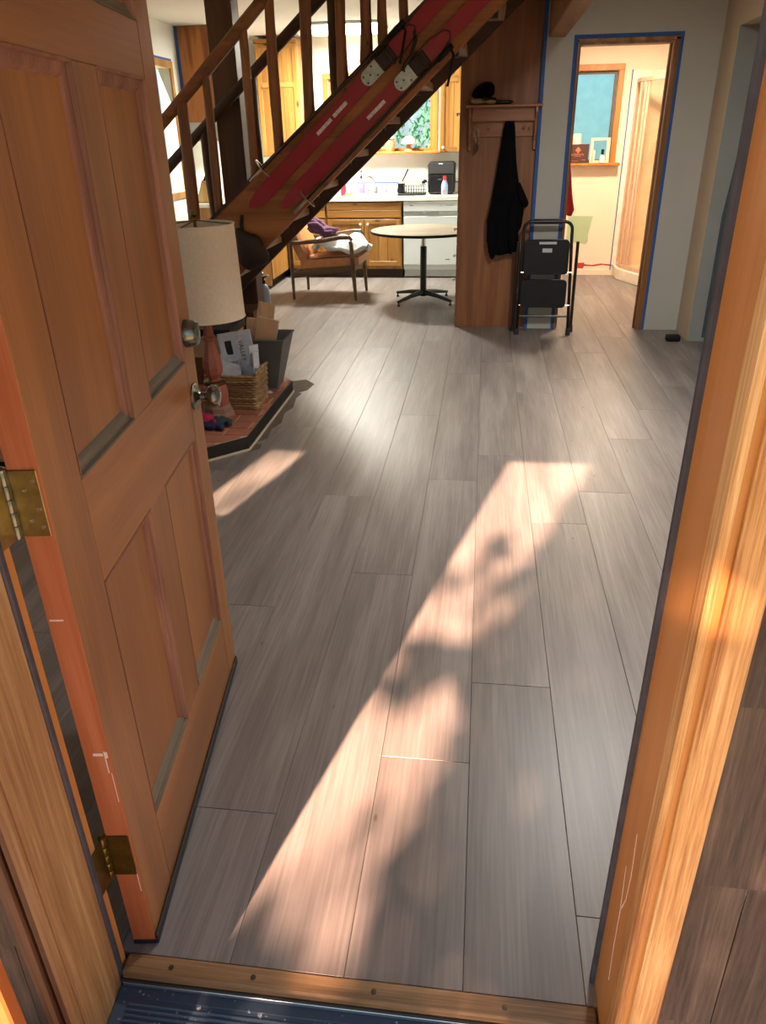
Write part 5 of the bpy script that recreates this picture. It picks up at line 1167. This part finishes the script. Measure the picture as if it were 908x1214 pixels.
rl = thing('fill_ceiling_lamp', 'added unseen round ceiling lamp that brightens the living room', 'ceiling light', (RLX, RLY, 2.40))
bm = BM(); lathe(bm, [(0, 2.35), (.08, 2.355), (.15, 2.38), (.18, 2.43)], (RLX, RLY, 0), 28); obj('bowl', bm, 'ceramic_white', rl, smooth='auto')
bm = BM(); lathe(bm, [(.185, 2.425), (.19, 2.44), (.19, ZC-.001)], (RLX, RLY, 0), 28); obj('rim', bm, 'brass_old', rl, smooth='auto')
lamp('fill_ceiling_lamp_light', (RLX, RLY, 2.34), 48, (1, .97, .92), .3)  # added fill light, no such lamp in view

# ------------------------------------------------------------------ unseen tree, leaves placed to shape the sun patches
lit_polys = [[(0.70, 2.80), (1.24, 2.80), (1.16, 2.38), (1.04, 2.11), (0.97, 1.8), (0.87, 1.62), (0.79, 1.46), (0.78, 1.25), (0.70, 1.08), (0.59, 1.06), (0.40, 1.12), (0.45, 1.38)],
             [(0.46, 0.94), (0.63, 0.80), (0.61, 0.61), (0.57, 0.49), (0.55, 0.41), (0.49, 0.31), (0.46, 0.2), (0.45, 0.08), (0.44, -0.04), (0.39, -0.04), (0.34, 0.09), (0.29, 0.16), (0.24, 0.22), (0.14, 0.22), (0.30, 0.75)]]
dark_spots = [(0.765, 1.72, 0.07), (0.53, 0.955, 0.05), (0.46, 0.83, 0.05), (0.60, 0.97, 0.06), (0.425, 0.335, 0.045), (0.62, 1.42, 0.04)]
def inside(p, poly):
    r = False; n = len(poly)
    for i in range(n):
        a, b = poly[i], poly[i-1]
        if (a[1] > p[1]) != (b[1] > p[1]) and p[0] < (b[0]-a[0])*(p[1]-a[1])/(b[1]-a[1])+a[0]: r = not r
    return r
tr = thing('shade_tree', 'unseen leafy tree with leaves placed to shape the sun patches in the doorway', 'tree', (-3.2, -6.4, -.35))
rr = random.Random(21); bm = BM(); pts = []
v = -0.35
while v < 2.9:
    u = -0.6
    while u < 1.75:
        fx, fy = u+.25*(v+.1)+rr.uniform(-.03, .03), v+rr.uniform(-.04, .04)
        lit = any(inside((fx, fy), q) for q in lit_polys) and not any((fx-a)**2+(fy-b)**2 < c*c for a, b, c in dark_spots)
        if lit and rr.random() < (.02 if fy > 1.75 else .12 if fy > 1.05 else .09): pts.append(Vector((fx, fy, 0))-SUN_D*(8.5+rr.uniform(-.6, .6)))
        if not lit and not (-.09 < u < .150) and True:
            pts.append(Vector((fx, fy, 0))-SUN_D*(7.0+rr.uniform(-.6, .6)))  # leaf placed to block sun here, also in place of a person's shadow
            if not any(inside((fx+a, fy+b), q) for q in lit_polys for a, b in ((.07, 0), (-.07, 0), (0, .09), (0, -.09))): pts.append(Vector((fx+rr.uniform(-.03, .03), fy+rr.uniform(-.04, .04), 0))-SUN_D*(6.6+rr.uniform(-.6, .6)))
        u += .045
    v += .075
def add_leaf(bm, c, s, rr):
    a = (SUN_D*-1+Vector((rr.uniform(-.8, .8), rr.uniform(-.8, .8), rr.uniform(-.8, .8)))).normalized(); b = a.orthogonal().normalized(); b.rotate(Matrix.Rotation(rr.random()*6.28, 3, a)); c2 = a.cross(b)
    p = [c-b*s, c-b*s*.15+c2*s*.6, c+b*s, c-b*s*.15-c2*s*.6]; bm.faces.new([bm.verts.new(q) for q in p])
for p in pts: add_leaf(bm, p, rr.uniform(.05, .085), rr)
for _ in range(1800):
    add_leaf(bm, Vector((-4.6+rr.gauss(0, .8), -6.6+rr.gauss(0, .8), 6.2+rr.gauss(0, .7))), rr.uniform(.06, .1), rr)
obj('foliage', bm, 'leaf_shade', tr)
bm = BM(); tube(bm, [(-4.2, -6.6, -.35), (-4.15, -6.6, 2.0), (-4.3, -6.5, 4.4), (-4.5, -6.6, 6.0)], [.2, .16, .11, .05], 10); obj('trunk', bm, 'bark', tr, smooth=True)
bm = BM(); c_ = sum(pts, Vector())/len(pts); tube(bm, [(-4.3, -6.5, 4.4), (-2.6, -6.2, 5.3), tuple(c_+Vector((-.5, -.1, .3)))], [.08, .05, .02], 8); obj('branch', bm, 'bark', tr, smooth=True)
